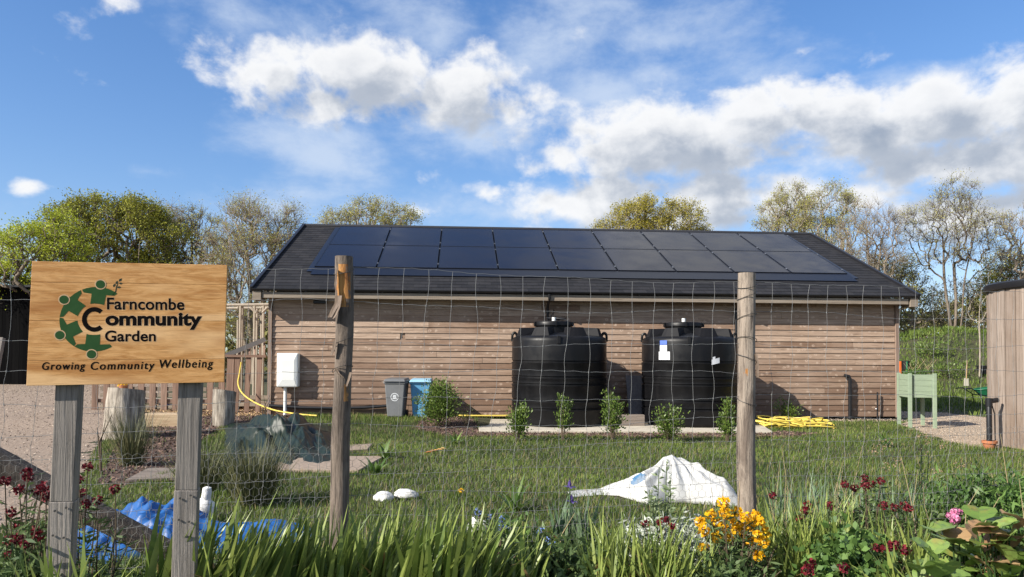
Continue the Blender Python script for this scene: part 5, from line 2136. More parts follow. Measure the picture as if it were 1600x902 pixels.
tree('poplar_tree', 'pale rounded budding tree left of a pair behind the right roof end', 62, 1237, [(1237, 315, 26, 28), (1215, 335, 26, 26), (1250, 335, 22, 30), (1230, 355, 40, 26), (1200, 352, 20, 12)], 420, 'bud', 13, .18, .018, m_bpale, BG, tops=[(1238, 300)], twigs=7, spread=1.1, up=.8, shell=.3)
tree('poplar_tree', 'pale rounded budding tree right of a pair behind the right roof end', 60, 1300, [(1300, 315, 28, 26), (1275, 340, 28, 34), (1318, 340, 26, 34), (1295, 365, 48, 34), (1300, 395, 44, 24)], 480, 'bud', 15, .19, .018, m_bpale, BG, tops=[(1300, 305), (1280, 330)], twigs=7, spread=1.2, up=.8, shell=.3)
tree('bare_tree', 'leafless greyish purple tree behind the sloping right edge of the roof', 54, 1362, [(1355, 340, 34, 30), (1375, 365, 34, 36), (1340, 385, 36, 42), (1385, 400, 30, 40), (1355, 420, 50, 34)], 420, 'grey', 4, .13, .016, m_btwig, BG, tops=[(1355, 340), (1375, 375)], twigs=9, twig_L=1.1, up=.8, shell=.25)
tree('alder_tree', 'tall open tree with dark spreading limbs in front of the clouds', 54, 1494, [(1490, 310, 36, 26), (1475, 335, 34, 26), (1515, 335, 30, 28), (1445, 355, 32, 24), (1540, 365, 28, 26), (1495, 365, 50, 30), (1440, 385, 24, 18), (1530, 400, 40, 26), (1465, 400, 40, 22), (1425, 340, 14, 10)], 620, 'grey', 7, .19, .0125, m_btrunk, BG, tops=[(1490, 300), (1470, 345), (1520, 355)], twigs=7, twig_L=1.1, up=.75, shell=.25, expo=.355)
tree('bare_tree', 'nearly bare tree cut off by the right edge above the round store', 56, 1605, [(1590, 350, 26, 30), (1610, 380, 50, 40), (1570, 375, 20, 24), (1600, 410, 46, 26)], 260, 'grey', 5, .18, .018, m_btwig, BG, twigs=7, twig_L=.9, up=.7)
HG = 'bushes behind the mound'
for (lab, Y, xb, bl, n_, lf, ln) in (
        ('olive bush just left of the round boarded store', 58, 1575, [(1572, 430, 34, 34), (1600, 440, 34, 36), (1550, 455, 24, 28), (1575, 480, 50, 34)], 420, 'olive', 16),
        ('brownish green bush low behind the right corner of the building', 57, 1428, [(1425, 455, 34, 28), (1405, 490, 34, 34), (1450, 485, 34, 30), (1430, 510, 50, 20)], 280, 'dark', 10),
        ('dark bush under the tall open tree', 58, 1500, [(1490, 470, 34, 34), (1520, 470, 30, 34), (1475, 500, 30, 24), (1530, 500, 34, 28), (1500, 515, 50, 18)], 260, 'dark', 9),
        ('thin twiggy bush beside the right roof end', 56, 1400, [(1385, 430, 26, 24), (1415, 425, 24, 20), (1400, 460, 34, 28)], 300, 'bud', 9)):
    tree('bush', lab, Y, xb, bl, n_, lf, ln, .24, .017, m_btwig, HG, twigs=7, twig_L=.8, spread=1.0, cat='bush', shell=.2)
# thin young tree on the mound
q = G(1530, 590)
tree('young_tree', 'thin young tree with a pale straight stem on the mound', q.y, 1530, [(1530, 470, 30, 40), (1512, 500, 18, 18), (1548, 490, 18, 30), (1530, 440, 20, 24)], 60, 'bud', 3, .06, .0085, m_bpale, None, tops=[(1530, 450)], twigs=3, twig_L=.35, up=.8, zb=q.z)
# far woods closing the horizon
m_far = LEAFM['dark']
C, ax = [], []
for (x0, x1, y, hh) in ((-75, -14, 62, 6.5), (-14, 26, 75, 6.5), (17, 75, 68, 8.0)):
    n_ = int((x1 - x0) * 170)
    X = RNG.uniform(x0, x1, n_)
    top = hh * (.75 + .25 * np.sin(X * .35 + y) * np.cos(X * .13))
    Z = RNG.uniform(0, 1, n_) ** .8 * top
    C.append(np.stack([X, y + RNG.normal(0, 1.8, n_), Z], 1))
C = np.concatenate(C)
V, F = leaf_quads(C, RNG.uniform(.4, .9, len(C)), RNG.uniform(.3, .5, len(C)))
tag(npmesh('far_woodland', V, F, m_far, None, RNG.uniform(0, 1, len(C))), kind='stuff')

# ------------------------------------------------------------------ lawn
m_grass = mat('grass', (.045, .085, .013), (.20, .262, .052), rough=.6, trans=.3, spec=.25)
m_dry = mat('dry grass', (.20, .16, .07), (.38, .31, .16), rough=.8, trans=.2)


def shrunk(P_, f):
    c = sum((Vector((p[0], p[1])) for p in P_), Vector((0, 0))) / len(P_)
    return [(c.x + (p[0] - c.x) * f, c.y + (p[1] - c.y) * f) for p in P_]


COVERS = [shrunk([ta, tb_, tc_, td], .96), shrunk([ba, bb, bc, bd2], .93), shrunk(poly_px([(425, 738), (560, 740), (600, 717), (440, 718)]), 1.0),
          shrunk([(v.x, v.y) for v in (G(930, 778), G(1000, 790), G(1140, 792), G(1140, 770), G(1060, 762), G(980, 768))], .9)]


def clear_of_beds(X, Y):
    k = np.ones(len(X), bool)
    for P_ in (GRAVEL_L, PATH_R, PAD):
        k &= ~inside(P_, X, Y)
    for P_ in (MULCH_FRONT, MULCH_LEFT, CHIPS):
        k &= ~(inside(P_, X, Y) & (RNG.uniform(0, 1, len(X)) > .05))
    lx = (X + 6.6) * math.cos(math.radians(4)) + (Y - 19.97) * math.sin(math.radians(4))
    ly = -(X + 6.6) * math.sin(math.radians(4)) + (Y - 19.97) * math.cos(math.radians(4))
    k &= ~((lx > -.3) & (lx < 18) & (ly > -.12))
    k &= ~((lx > 11) & (lx < 18) & (ly > -.55))
    for P_ in COVERS:
        k &= ~inside(P_, X, Y)
    k &= ((X - HC.x) ** 2 + (Y - HC.y) ** 2 > (HR + .05) ** 2)
    return k


def nz2(X, Y, f, s=0.0):
    return np.sin(X * f + 1.3 + s) * np.sin(Y * f * 1.13 + s * 2) * .5 + np.sin(X * f * 2.3 + Y * f * 1.7 + s) * .3 + np.sin(X * f * 4.7 - Y * f * 3.9 + s * 3) * .2


def lawn(n, y0, y1, hmul, wid, seed):
    D = RNG.uniform(y0, y1, n)
    u = RNG.uniform(-.78, .78, n)
    X, Y = u * D, D
    k = clear_of_beds(X, Y)
    d = (X - FENCE_A.x) * FNOR.x + (Y - FENCE_A.y) * FNOR.y
    k &= d > .5
    X, Y, D, d = X[k], Y[k], D[k], d[k]
    n = len(X)
    nn = nz2(X, Y, 1.9, seed)
    H = (.045 + .05 * RNG.uniform(0, 1, n) + .075 * np.clip(nn, 0, 1) ** 1.5) * hmul
    H *= 1 + 1.1 * (1 - ss(.9, 2.6, d)) + .5 * ss(3.5, 6, X) * (1 - ss(11, 14, Y)) + .5 * (Y > 17.8) * (X < 0)
    P_ = np.stack([X, Y, hgt(X, Y)], 1)
    V, F = blades(P_, H * 1.35, wid * (.7 + .6 * RNG.uniform(0, 1, n)) * (1 + .02 * D), RNG.uniform(0, 6.28, n), RNG.uniform(.05, .5, n), RNG.uniform(.2, 1.2, n), 2)
    T = np.clip(.40 + .34 * nz2(X, Y, .9, 3) + .30 * nz2(X, Y, 5.1, 1) + RNG.uniform(-.35, .35, n), 0, 1)
    return V, F, np.repeat(T, 2)


V, F, T = lawn(210000, 5.3, 21.5, .66, .0085, .4)
tag(npmesh('lawn_grass', V, F, m_grass, None, T), kind='stuff')
V, F, T = lawn(16000, 5.3, 20.0, .95, .006, 2.2)
tag(npmesh('dry_grass_blades', V, F, m_dry, None, T), kind='stuff')
# mound
n = 52000
X, Y = RNG.uniform(12, 44, n), RNG.uniform(21.5, 52, n)
k = clear_of_beds(X, Y)
X, Y = X[k], Y[k]
V, F = blades(np.stack([X, Y, hgt(X, Y)], 1), RNG.uniform(.1, .30, len(X)) * (.4 + Y / 70), .0012 * Y, RNG.uniform(0, 6.28, len(X)), RNG.uniform(.1, .6, len(X)), RNG.uniform(.2, 1, len(X)), 2)
tag(npmesh('mound_grass', V, F, m_grass, None, np.repeat(np.clip(.5 + .3 * nz2(X, Y, .8) + RNG.uniform(-.3, .3, len(X)), 0, 1), 2)), kind='stuff')

# broad leaved weeds in the lawn
def rosette(c, n_, L, wd, m, name, lab, lean=(.3, 1.1), cat='weed', group=None):
    az_ = np.linspace(0, 6.28, n_, endpoint=False) + RNG.uniform(-.3, .3, n_)
    V, F = blades(np.array([tuple(c)] * n_) + RNG.normal(0, .02, (n_, 3)) * np.array([1, 1, 0]), RNG.uniform(.7, 1.2, n_) * L, wd, az_, RNG.uniform(*lean, n_), RNG.uniform(.2, .9, n_), 4, twist=np.zeros(n_))
    return tag(npmesh(name, V, F, m, None, np.repeat(RNG.uniform(0, 1, n_), 4)), lab, cat, group)


m_dock = mat('dock leaf', (.05, .11, .018), (.17, .25, .055), rough=.5, trans=.3, spec=.4)
rosette(G(585, 742), 12, .30, .075, m_dock, 'dock_plant', 'broad leaved dock beside the long paving slab', group='docks in the lawn')
rosette(G(602, 718), 14, .36, .08, m_dock, 'dock_plant', 'taller dock clump behind the end of the long paving slab', group='docks in the lawn')
rosette(G(710, 695), 10, .30, .07, m_dock, 'dock_plant', 'dock leaves by the mulch below the round green bush', group='docks in the lawn')
rosette(G(805, 800), 18, .42, .05, m_dock, 'weed', 'low leafy weed right of the yellow dandelion')
rosette(G(1385, 700), 14, .42, .05, m_dock, 'weed', 'leafy weed on the lawn in front of the green planter')
q = G(720, 776)
DN = thing('dandelion', 'single yellow dandelion flower in the lawn', 'dandelion', q)
MB().tube([q, q + Vector((0, 0, .06))], .004, 5).build('stem', m_dock, DN)
V, F = leaf_quads(np.array(q) + np.array([0, 0, .07]) + RNG.normal(0, .016, (50, 3)), .035, .02, up=.4)
npmesh('flower_head', V, F, m_yel, DN, RNG.uniform(0, 1, 50))
lf = MB()
q = G(672, 712)
for k in range(5):
    a_ = q + Vector((.06 * k - .1, .03 * math.sin(k * 2), .05 + .015 * k))
    lf.face([a_, a_ + Vector((.07, -.03, .02)), a_ + Vector((.15, .0, .01)), a_ + Vector((.07, .05, .03))], k / 5)
tag(lf.build('dead_leaf', mat('dead leaf', (.42, .16, .04), (.5, .36, .12), rough=.8)), 'curled orange brown leaf lying on the lawn', 'leaf')

# ------------------------------------------------------------------ shrubs
m_box = mat('hedge leaf', (.050, .095, .014), (.17, .24, .045), rough=.45, trans=.25, spec=.45)
m_stem = mat('brown stem', (.10, .075, .05), (.18, .14, .1), rough=.9)


def shrub(name, lab, c, h, r, n_leaf, leafL, m, seed, group=None, n_stem=9, bare=.25, cat='shrub', ragged=.3, spr=1.0):
    r_ = random.Random(seed)
    R_ = thing(name, lab, cat, c, 0, group)
    st = MB()
    tips = []
    for k in range(n_stem):
        a_, q = r_.uniform(0, 6.28), r_.uniform(.15, 1) * r
        hh = h * r_.uniform(.72, 1.0 + ragged * .4)
        e = c + Vector((q * math.cos(a_), q * math.sin(a_), hh))
        mid = c + Vector((q * .55 * math.cos(a_ + .3), q * .55 * math.sin(a_ + .3), hh * .55))
        st.tube([c + Vector((.02 * math.cos(a_), .02 * math.sin(a_), -.03)), mid, e], [.009, .006, .002], 5)
        tips.append((mid, e))
    st.build('stems', m_stem, R_)
    C, AX = [], []
    for k in range(n_leaf):
        mid, e = tips[r_.randrange(len(tips))]
        t_ = r_.uniform(-.75, 1.0)
        p = mid + (e - mid) * t_ if t_ > 0 else mid + (mid - c) * t_ * (1 - bare) * .6
        w_ = r * .42 * spr * (1 - .45 * max(t_, 0))
        o = Vector((r_.gauss(0, 1), r_.gauss(0, 1), r_.gauss(0, .7))) * w_ * .55
        C.append(tuple(p + o))
        AX.append(tuple((o + (e - c) * .25).normalized()))
    V, F = leaf_quads(np.array(C), RNG.uniform(.7, 1.25, n_leaf) * leafL, leafL * .55, up=.2, axis=np.array(AX))
    npmesh('foliage', V, F, m, R_, RNG.uniform(0, 1, n_leaf))
    return R_


for i, (px_, pb, pt, wpx, lab) in enumerate(((808, 690, 627, 36, 'young hedge shrub in front of the left edge of the first tank'), (879, 690, 622, 34, 'young hedge shrub in front of the middle of the first tank'),
                                            (957, 690, 612, 36, 'taller young hedge shrub between the two black tanks'), (1044, 692, 628, 40, 'young hedge shrub in front of the left half of the stickered tank'),
                                            (1137, 692, 628, 36, 'young hedge shrub just left of the right fence post, before the stickered tank'))):
    q = G(px_, pb)
    shrub('hedge_shrub', lab, q, (pb - pt) * q.y / FPX * (.86, .88, .92, .80, .84)[i], wpx / 2 * q.y / FPX * (1.15, .85, 1.1, 1.3, .95)[i], (1200, 800, 1150, 1350, 950)[i], (.058, .052, .060, .055, .06)[i], m_box, 20 + i * 7, 'young hedge shrubs before the tanks', (12, 7, 13, 15, 9)[i], .1, ragged=(.3, .7, .4, .5, .8)[i], spr=1.45)
q = G(1232, 664)
shrub('hedge_shrub', 'low young shrub behind the heap of yellow hose', q, .62, .40, 700, .06, m_box, 31, 'young hedge shrubs before the tanks', 10, .1, spr=1.3)
q = G(685, 668)
shrub('round_bush', 'round dense green bush in front of the light blue bin', q, 1.0, .50, 3400, .062, m_box, 40, None, 24, .0, spr=1.5)
for px_, py_, h_, r_, lab in ((1428, 585, .9, .7, 'leafy weeds on the mound just behind the green planter'), (1478, 592, 1.0, .9, 'low leafy bramble on the mound left of the spade'), (1452, 560, 1.3, .8, 'tall thin weeds higher on the mound behind the planter')):
    q = G(px_, py_)
    shrub('mound_weed', lab, q, h_ * .8, r_, 420, .13, m_box, px_, 'weeds on the mound', 16, .0, cat='weed', spr=1.5)
q = G(728, 668)
shrub('twiggy_shrub', 'sparse twiggy shrub in the mulch right of the round bush', q, .55, .3, 60, .04, m_box, 41, None, 12)
for k, (px_, py_, h_, lab) in enumerate(((158, 742, .95, 'forked bare cutting standing in the mulch left of the rush clump'), (118, 720, .7, 'short bare cutting beside the left sign post'), (276, 690, .95, 'bare cutting in front of the timber step'), (412, 668, .8, 'bare twigs standing by the meter cabinet'))):
    q = G(px_, py_)
    m_ = MB()
    for s in range(3):
        m_.tube([q, q + Vector((rr.uniform(-.06, .06), 0, h_ * .5)), q + Vector((rr.uniform(-.2, .2), rr.uniform(-.1, .1), h_ * rr.uniform(.7, 1)))], [.016, .011, .004], 6)
    tag(m_.build('bare_cutting', m_stem, smooth=True), lab, 'cutting')

# ------------------------------------------------------------------ tussocks of rush and sedge
m_rush = mat('rush', (.045, .060, .022), (.17, .16, .07), rough=.6, spec=.35)


def tussock(name, lab, c, n_, H, wd, spread, m, lean=(.05, .55), bend=(.1, .7), group=None, cat='tussock'):
    az_ = RNG.uniform(0, 6.28, n_)
    P_ = np.array([tuple(c)] * n_) + np.stack([np.cos(az_) * spread * RNG.uniform(0, 1, n_), np.sin(az_) * spread * RNG.uniform(0, 1, n_), np.zeros(n_)], 1)
    V, F = blades(P_, RNG.uniform(.55, 1.1, n_) * H, wd, az_, RNG.uniform(*lean, n_), RNG.uniform(*bend, n_), 5)
    return tag(npmesh(name, V, F, m, None, np.repeat(RNG.uniform(0, 1, n_), 5)), lab, cat, group)


TG = 'tussocks left of the peeled post'
q = G(205, 728)
tussock('rush_tussock', 'dark rush tussock in front of the broad stump', q, 330, 1.05, .009, .20, m_rush, group=TG)
q = G(395, 790)
tussock('rush_tussock', 'big dark sedge tussock in front of the green tarpaulin', q, 900, .86, .008, .24, m_rush, (.05, .55), group=TG)
q = G(318, 770)
tussock('rush_tussock', 'spiky dark tussock right of the right sign post', q, 380, .80, .008, .20, m_rush, (.05, .7), group=TG)

# ------------------------------------------------------------------ the flower bed in front
m_iris = mat('iris leaf', (.13, .19, .034), (.38, .43, .115), rough=.42, trans=.28, spec=.45, nscale=9, c3=(.07, .125, .03), nfac=.5)
m_irisb = mat('bluish iris leaf', (.10, .17, .085), (.22, .30, .16), rough=.5, trans=.25)
m_deadl = mat('withered leaf', (.22, .12, .05), (.45, .34, .14), rough=.8, trans=.2)


def iris(lab, px_, Y, half, ytop, n_, m=None, wd=.043, lean=(.0, .50), azim=None, group='clumps of strap leaves', name='iris_clump', bend=(.05, 1.05), dead=.13, zb=None):
    c = at(px_, 700, Y)
    zg_ = float(hgt(c.x, Y)) if zb is None else zb
    c = Vector((c.x, Y, zg_))
    H = at(px_, ytop, Y).z - zg_
    R_ = thing(name, lab, 'iris', c, 0, group)
    hw = half * Y / FPX
    n_ = int(n_ * 1.75)
    P_ = np.array([tuple(c)] * n_) + np.stack([RNG.uniform(-1, 1, n_) * hw, RNG.uniform(-.8, .8, n_) * min(hw, .22), np.zeros(n_)], 1)
    az_ = RNG.uniform(0, 6.28, n_) if azim is None else RNG.normal(azim, .9, n_)
    hl = RNG.uniform(.6, 1.15, n_) * H * .98
    V, F = blades(P_, hl, wd * RNG.uniform(.7, 1.2, n_), az_, RNG.uniform(*lean, n_), RNG.uniform(*bend, n_) * (RNG.uniform(0, 1, n_) ** 1.1) * 1.25, 8)
    npmesh('leaves', V, F, m or m_iris, R_, np.repeat(RNG.uniform(0, 1, n_), 8), smooth=True)
    nd = max(3, int(n_ * dead))
    P2 = P_[:nd] + RNG.normal(0, .03, (nd, 3)) * np.array([1, 1, 0])
    V, F = blades(P2, RNG.uniform(.5, .9, nd) * H, wd * .7, RNG.uniform(0, 6.28, nd), RNG.uniform(.2, .8, nd), RNG.uniform(.5, 1.8, nd), 6)
    npmesh('withered_leaves', V, F, m_deadl, R_, np.repeat(RNG.uniform(0, 1, nd), 6))
    return R_


iris('big strap leaved clump just right of the right sign post', 330, 3.55, 85, 778, 105, azim=.2)
iris('strap leaved clump in front of the peeled fence post', 500, 3.75, 80, 805, 95, azim=.3)
iris('strap leaved clump right of the peeled post, under the white stones', 660, 3.8, 85, 790, 110, azim=.4)
iris('low strap leaved clump at the middle of the bed', 775, 3.9, 60, 822, 60, azim=.6)
iris('slender leaved clump in front of the white sack', 985, 4.0, 60, 800, 105, wd=.019)
iris('slender leaved clump just left of the yellow flowers', 1065, 3.9, 45, 835, 70, wd=.018, azim=.2)
iris('slender leaved clump right of the yellow flowers', 1262, 4.2, 62, 775, 150, wd=.017, lean=(0, .35))
iris('upright leaved clump beside the dark red flowers on the right', 1405, 4.2, 34, 795, 50, wd=.02, lean=(0, .35))
iris('low strap leaves at the foot of the left sign post', 95, 3.0, 45, 858, 34)
iris('bent strap leaves at the bottom right of the bed', 1430, 3.6, 50, 850, 36, azim=2.8, lean=(.2, .8))
iris('bluish iris fan with purple flowers behind the chicken wire', 893, 4.95, 26, 772, 26, m_irisb, lean=(0, .35), name='flowering_iris')
iris('bluish leaf fan behind the netting right of the right post', 1250, 5.9, 44, 738, 60, m_irisb, wd=.022, lean=(0, .3))
iris('bluish leaf fan behind the netting under the dry flower heads', 1370, 6.0, 70, 742, 60, m_irisb, wd=.022, lean=(0, .35))
iris('small strap leaves between the two middle clumps', 585, 4.0, 30, 838, 34)
iris('dark strap leaves behind the yellow flowers', 1185, 4.45, 50, 810, 60, m_irisb, wd=.016)

m_purp = mat('purple petal', (.055, .035, .17), (.16, .11, .34), rough=.6, trans=.2)
for (px_, py_, lab) in ((890, 762, 'upper purple iris flower before the left tip of the white sack'), (893, 785, 'lower purple iris flower left of the white sack')):
    q = at(px_, py_, 4.9)
    FL_ = thing('iris_flower', lab, 'flower', (q.x, q.y, float(hgt(q.x, q.y))))
    MB().tube([Vector((q.x + .01, q.y, float(hgt(q.x, q.y)))), q], .005, 6).build('stem', m_irisb, FL_, smooth=True)
    n_ = 9
    V, F = blades(np.array([tuple(q)] * n_), .055, .030, np.arange(n_) * 6.28 / n_ * 2.0, np.where(np.arange(n_) % 2, .15, 1.2), np.where(np.arange(n_) % 2, -.6, 1.5), 4, twist=np.zeros(n_))
    npmesh('petals', V, F, m_purp, FL_, np.repeat(RNG.uniform(0, 1, n_), 4))

m_wfl = mat('wallflower leaf', (.040, .075, .022), (.12, .17, .055), rough=.6, trans=.2)
m_red = mat('dark red petal', (.055, .004, .010), (.20, .013, .022), rough=.6, trans=.2)
m_yfl = mat('yellow petal rich', (.78, .36, .008), (.85, .55, .012), rough=.55, trans=.3)
m_pink = mat('pink petal', (.55, .12, .28), (.80, .40, .55), rough=.6, trans=.25)
m_blue = mat('blue petal', (.10, .17, .45), (.25, .36, .70), rough=.6, trans=.2)


def wallflower(lab, heads, Y, px_base, m, pet=.016, nper=52, rad=.028, leaf_n=20, name='wallflower', group=None, lm=None, leafL=.075, leafW=.013, extra=6):
    c = at(px_base, 700, Y)
    c = Vector((c.x, Y, float(hgt(c.x, Y))))
    R_ = thing(name, lab, 'flower', c, 0, group)
    st = MB()
    C, A2 = [], []
    targets = []
    for (px_, py_) in heads:
        yy = Y + rr.uniform(-.10, .10)
        targets.append((at(px_, py_, yy), True))
    for k in range(extra):
        e, _ = targets[rr.randrange(len(heads))]
        targets.append((Vector((e.x + rr.uniform(-.14, .14), e.y + rr.uniform(-.12, .12), c.z + (e.z - c.z) * rr.uniform(.55, .85))), False))
    for e, fl in targets:
        b2 = Vector((c.x + (e.x - c.x) * .35 + rr.uniform(-.03, .03), c.y + rr.uniform(-.06, .06), c.z))
        mid = b2 * .5 + e * .5 + Vector((rr.uniform(-.03, .03), 0, -.02))
        st.tube([b2, mid, e], [.005, .004, .0025], 5)
        for k in range(leaf_n):
            t_ = rr.uniform(.1, .97)
            p = b2 * (1 - t_) ** 2 + mid * 2 * t_ * (1 - t_) + e * t_ ** 2
            a_ = rr.uniform(0, 6.28)
            d_ = Vector((math.cos(a_), math.sin(a_), rr.uniform(-.1, .9))).normalized()
            C.append(tuple(p + d_ * leafL * .5))
            A2.append(tuple(d_))
    st.build('stems', m_stem if lm is None else lm, R_)
    V, F = leaf_quads(np.array(C), RNG.uniform(.7, 1.2, len(C)) * leafL, leafW, axis=np.array(A2) * 2)
    npmesh('foliage', V, F, lm or m_wfl, R_, RNG.uniform(0, 1, len(C)))
    for e, fl in targets:
        if not fl:
            continue
        o = rand_unit(nper) * (RNG.uniform(.3, 1, nper) ** .5)[:, None] * np.array([rad, rad, rad * .9])
        V, F = leaf_quads(np.array(e) + o, pet, pet * .85, axis=np.cross(o, rand_unit(nper)) / rad)
        npmesh('flower_head', V, F, m, R_, RNG.uniform(0, 1, nper))
    return R_


WG = 'dark red wallflowers'
wallflower('dark red wallflowers at the far left edge of the bed', [(8, 752), (30, 765), (18, 800), (45, 745), (12, 845), (60, 768), (42, 738), (28, 820)], 3.5, 22, m_red, pet=.016, rad=.026, group=WG, leaf_n=26, extra=14)
wallflower('dark red wallflowers left of the left sign post', [(68, 760), (72, 775), (55, 830), (38, 850), (25, 842), (62, 838), (15, 868)], 3.3, 52, m_red, pet=.016, rad=.026, group=WG, leaf_n=26, extra=14)
wallflower('dark red wallflowers right of the left sign post', [(128, 770), (137, 730), (134, 788), (153, 782), (180, 765), (122, 750)], 3.7, 140, m_red, pet=.016, rad=.026, group=WG, leaf_n=22, extra=8)
wallflower('small dark red flowers before the silvery plant', [(1008, 818), (1032, 816), (1036, 830), (1050, 822), (1042, 812)], 4.5, 1030, m_red, pet=.02, rad=.024, group=WG, nper=30)
wallflower('dark red wallflower stalk right of the yellow flowers', [(1207, 774)], 4.6, 1212, m_red, group=WG, leaf_n=30, extra=2)
wallflower('dark red wallflowers on two stalks above the slender clump', [(1262, 790), (1250, 808), (1258, 798), (1297, 790)], 4.3, 1268, m_red, group=WG, leaf_n=22)
wallflower('tall dark red wallflowers near the dry flower heads', [(1320, 757), (1336, 763), (1350, 748), (1362, 756), (1376, 752), (1352, 760)], 4.7, 1350, m_red, group=WG, leaf_n=26, extra=12)
wallflower('dark red wallflowers behind the upright leaved clump', [(1380, 790), (1398, 793), (1420, 795), (1412, 790)], 4.5, 1402, m_red, group=WG)
wallflower('low dark red wallflowers on the right of the leafy geranium', [(1373, 856), (1388, 862), (1396, 852), (1415, 860), (1408, 884)], 3.8, 1395, m_red, group=WG, pet=.02)
wallflower('low dark red wallflowers at the bottom edge right of the yellow flowers', [(1262, 892), (1318, 888), (1266, 882)], 3.6, 1285, m_red, group=WG, pet=.02, rad=.03)
wallflower('bright yellow wallflower bush in front of the right post', [(1093, 815), (1100, 830), (1110, 805), (1120, 818), (1132, 800), (1130, 785), (1140, 812), (1150, 800), (1150, 828), (1162, 838), (1165, 808), (1172, 820), (1180, 806), (1186, 816), (1184, 838), (1172, 846), (1192, 848), (1195, 832), (1140, 842), (1186, 868), (1098, 855), (1118, 842), (1160, 822), (1128, 826)],
           4.05, 1145, m_yfl, pet=.026, nper=34, rad=.033, leaf_n=16, extra=16)
wallflower('single pink flower head on a thick stem at the right', [(1488, 805), (1494, 800), (1492, 811)], 4.2, 1490, m_pink, pet=.022, rad=.03, name='pink_flower', leaf_n=2, extra=0)
FG = 'blue forget-me-nots'
wallflower('small blue flowers under the low strap leaves', [(748, 802), (766, 808), (784, 812), (790, 822), (782, 826), (745, 798)], 4.6, 770, m_blue, pet=.012, rad=.024, nper=16, name='forget_me_not', group=FG, leafL=.06, leafW=.02)
wallflower('small blue flowers by the purple iris', [(845, 830), (855, 842), (870, 868), (882, 862), (876, 880), (842, 834), (862, 850), (812, 880), (850, 890), (888, 874)], 4.2, 858, m_blue, pet=.012, rad=.024, nper=16, name='forget_me_not', group=FG, leafL=.07, leafW=.022, leaf_n=30, extra=20)
m_whitef = mat('white petal', (.72, .73, .66), (.8, .8, .72), rough=.6, trans=.2)
m_palel = mat('pale green leaf', (.13, .18, .08), (.30, .36, .2), rough=.6, trans=.25)
wallflower('tall pale flower spike standing before the white sack', [(1030, 730), (1042, 722), (1047, 740), (1018, 765), (1046, 752)], 4.75, 1036, m_whitef, pet=.012, rad=.018, nper=16, name='pale_flower_spike', leaf_n=34, lm=m_palel, leafL=.055, leafW=.016, extra=4)
m_silver = mat('silver leaf', (.30, .33, .27), (.52, .55, .48), rough=.8, trans=.1)


def leafy(lab, name, px_, Y, half, ytop, n_, L, wd, m, cat='plant', group=None, up=.6, n_stem=16, depth=None):
    c = at(px_, 700, Y)
    c = Vector((c.x, Y, float(hgt(c.x, Y))))
    H = at(px_, ytop, Y).z - c.z
    hw = half * Y / FPX
    R_ = thing(name, lab, cat, c, 0, group)
    st = MB()
    tips = []
    for k in range(n_stem):
        a_, q = rr.uniform(0, 6.28), rr.uniform(.1, 1) ** .6
        e = c + Vector((q * hw * math.cos(a_), q * min(hw, depth or hw) * math.sin(a_), H * rr.uniform(.65, 1.0) * (1 - .25 * q)))
        b2 = c + Vector((q * hw * .6 * math.cos(a_), q * hw * .5 * math.sin(a_), 0))
        st.tube([b2, (b2 + e) / 2 + Vector((0, 0, .03)), e], [.004, .003, .0015], 4)
        tips.append((b2, e))
    st.build('stems', m, R_)
    k = RNG.integers(0, n_stem, n_)
    t_ = RNG.uniform(.2, 1.05, n_)
    B2 = np.array([tuple(tips[i][0]) for i in k])
    E2 = np.array([tuple(tips[i][1]) for i in k])
    C = B2 + (E2 - B2) * t_[:, None] + RNG.normal(0, 1, (n_, 3)) * np.array([.05, .05, .025])
    V, F = leaf_quads(C, RNG.uniform(.6, 1.25, n_) * L, RNG.uniform(.7, 1.2, n_) * wd, up=up)
    npmesh('foliage', V, F, m, R_, RNG.uniform(0, 1, n_))
    return R_


m_ger = mat('geranium leaf', (.045, .10, .022), (.15, .25, .06), rough=.5, trans=.28, spec=.4)
leafy('silvery felted plant below the white sack', 'silver_plant', 1030, 4.75, 62, 792, 700, .075, .016, m_silver, n_stem=26)
leafy('silvery felted shoots left of the yellow flowers', 'silver_plant', 1075, 4.6, 30, 800, 260, .075, .016, m_silver, n_stem=12)
leafy('lush lobed geranium leaves at the right of the bed', 'geranium', 1325, 3.9, 60, 812, 1500, .05, .04, m_ger, n_stem=34, up=.2)
leafy('dark leafy plant at the bottom between yellow flowers and slender leaves', 'leafy_plant', 1140, 3.75, 70, 862, 500, .07, .02, m_wfl, n_stem=26)
leafy('green leafy growth below the round boarded store', 'leafy_plant', 1560, 5.6, 75, 722, 1300, .09, .022, m_ger, n_stem=50)
leafy('green leafy growth behind the pink flower', 'leafy_plant', 1480, 5.8, 60, 745, 700, .085, .022, m_ger, n_stem=34)
leafy('leafy green plant behind the netting left of the purple iris', 'leafy_plant', 800, 5.4, 45, 782, 420, .09, .028, m_ger, n_stem=26)
leafy('dark undergrowth at the far left bottom of the bed', 'leafy_plant', 30, 3.2, 75, 800, 900, .07, .016, m_wfl, n_stem=40)
leafy('dark undergrowth between the two sign posts', 'leafy_plant', 185, 3.4, 70, 884, 320, .06, .014, m_wfl, n_stem=30)
leafy('dark leafy undergrowth beneath the forget-me-nots', 'leafy_plant', 880, 4.1, 70, 832, 620, .075, .022, m_wfl, n_stem=34)
leafy('low undergrowth behind the middle strap leaves', 'leafy_plant', 640, 4.15, 120, 850, 700, .06, .016, m_wfl, n_stem=50, depth=.2)
leafy('low undergrowth behind the strap leaves by the peeled post', 'leafy_plant', 420, 4.05, 110, 850, 620, .06, .016, m_wfl, n_stem=50, depth=.2)
leafy('tall leafy growth behind the netting at the right edge', 'leafy_plant', 1600, 5.0, 60, 800, 800, .09, .022, m_ger, n_stem=40)
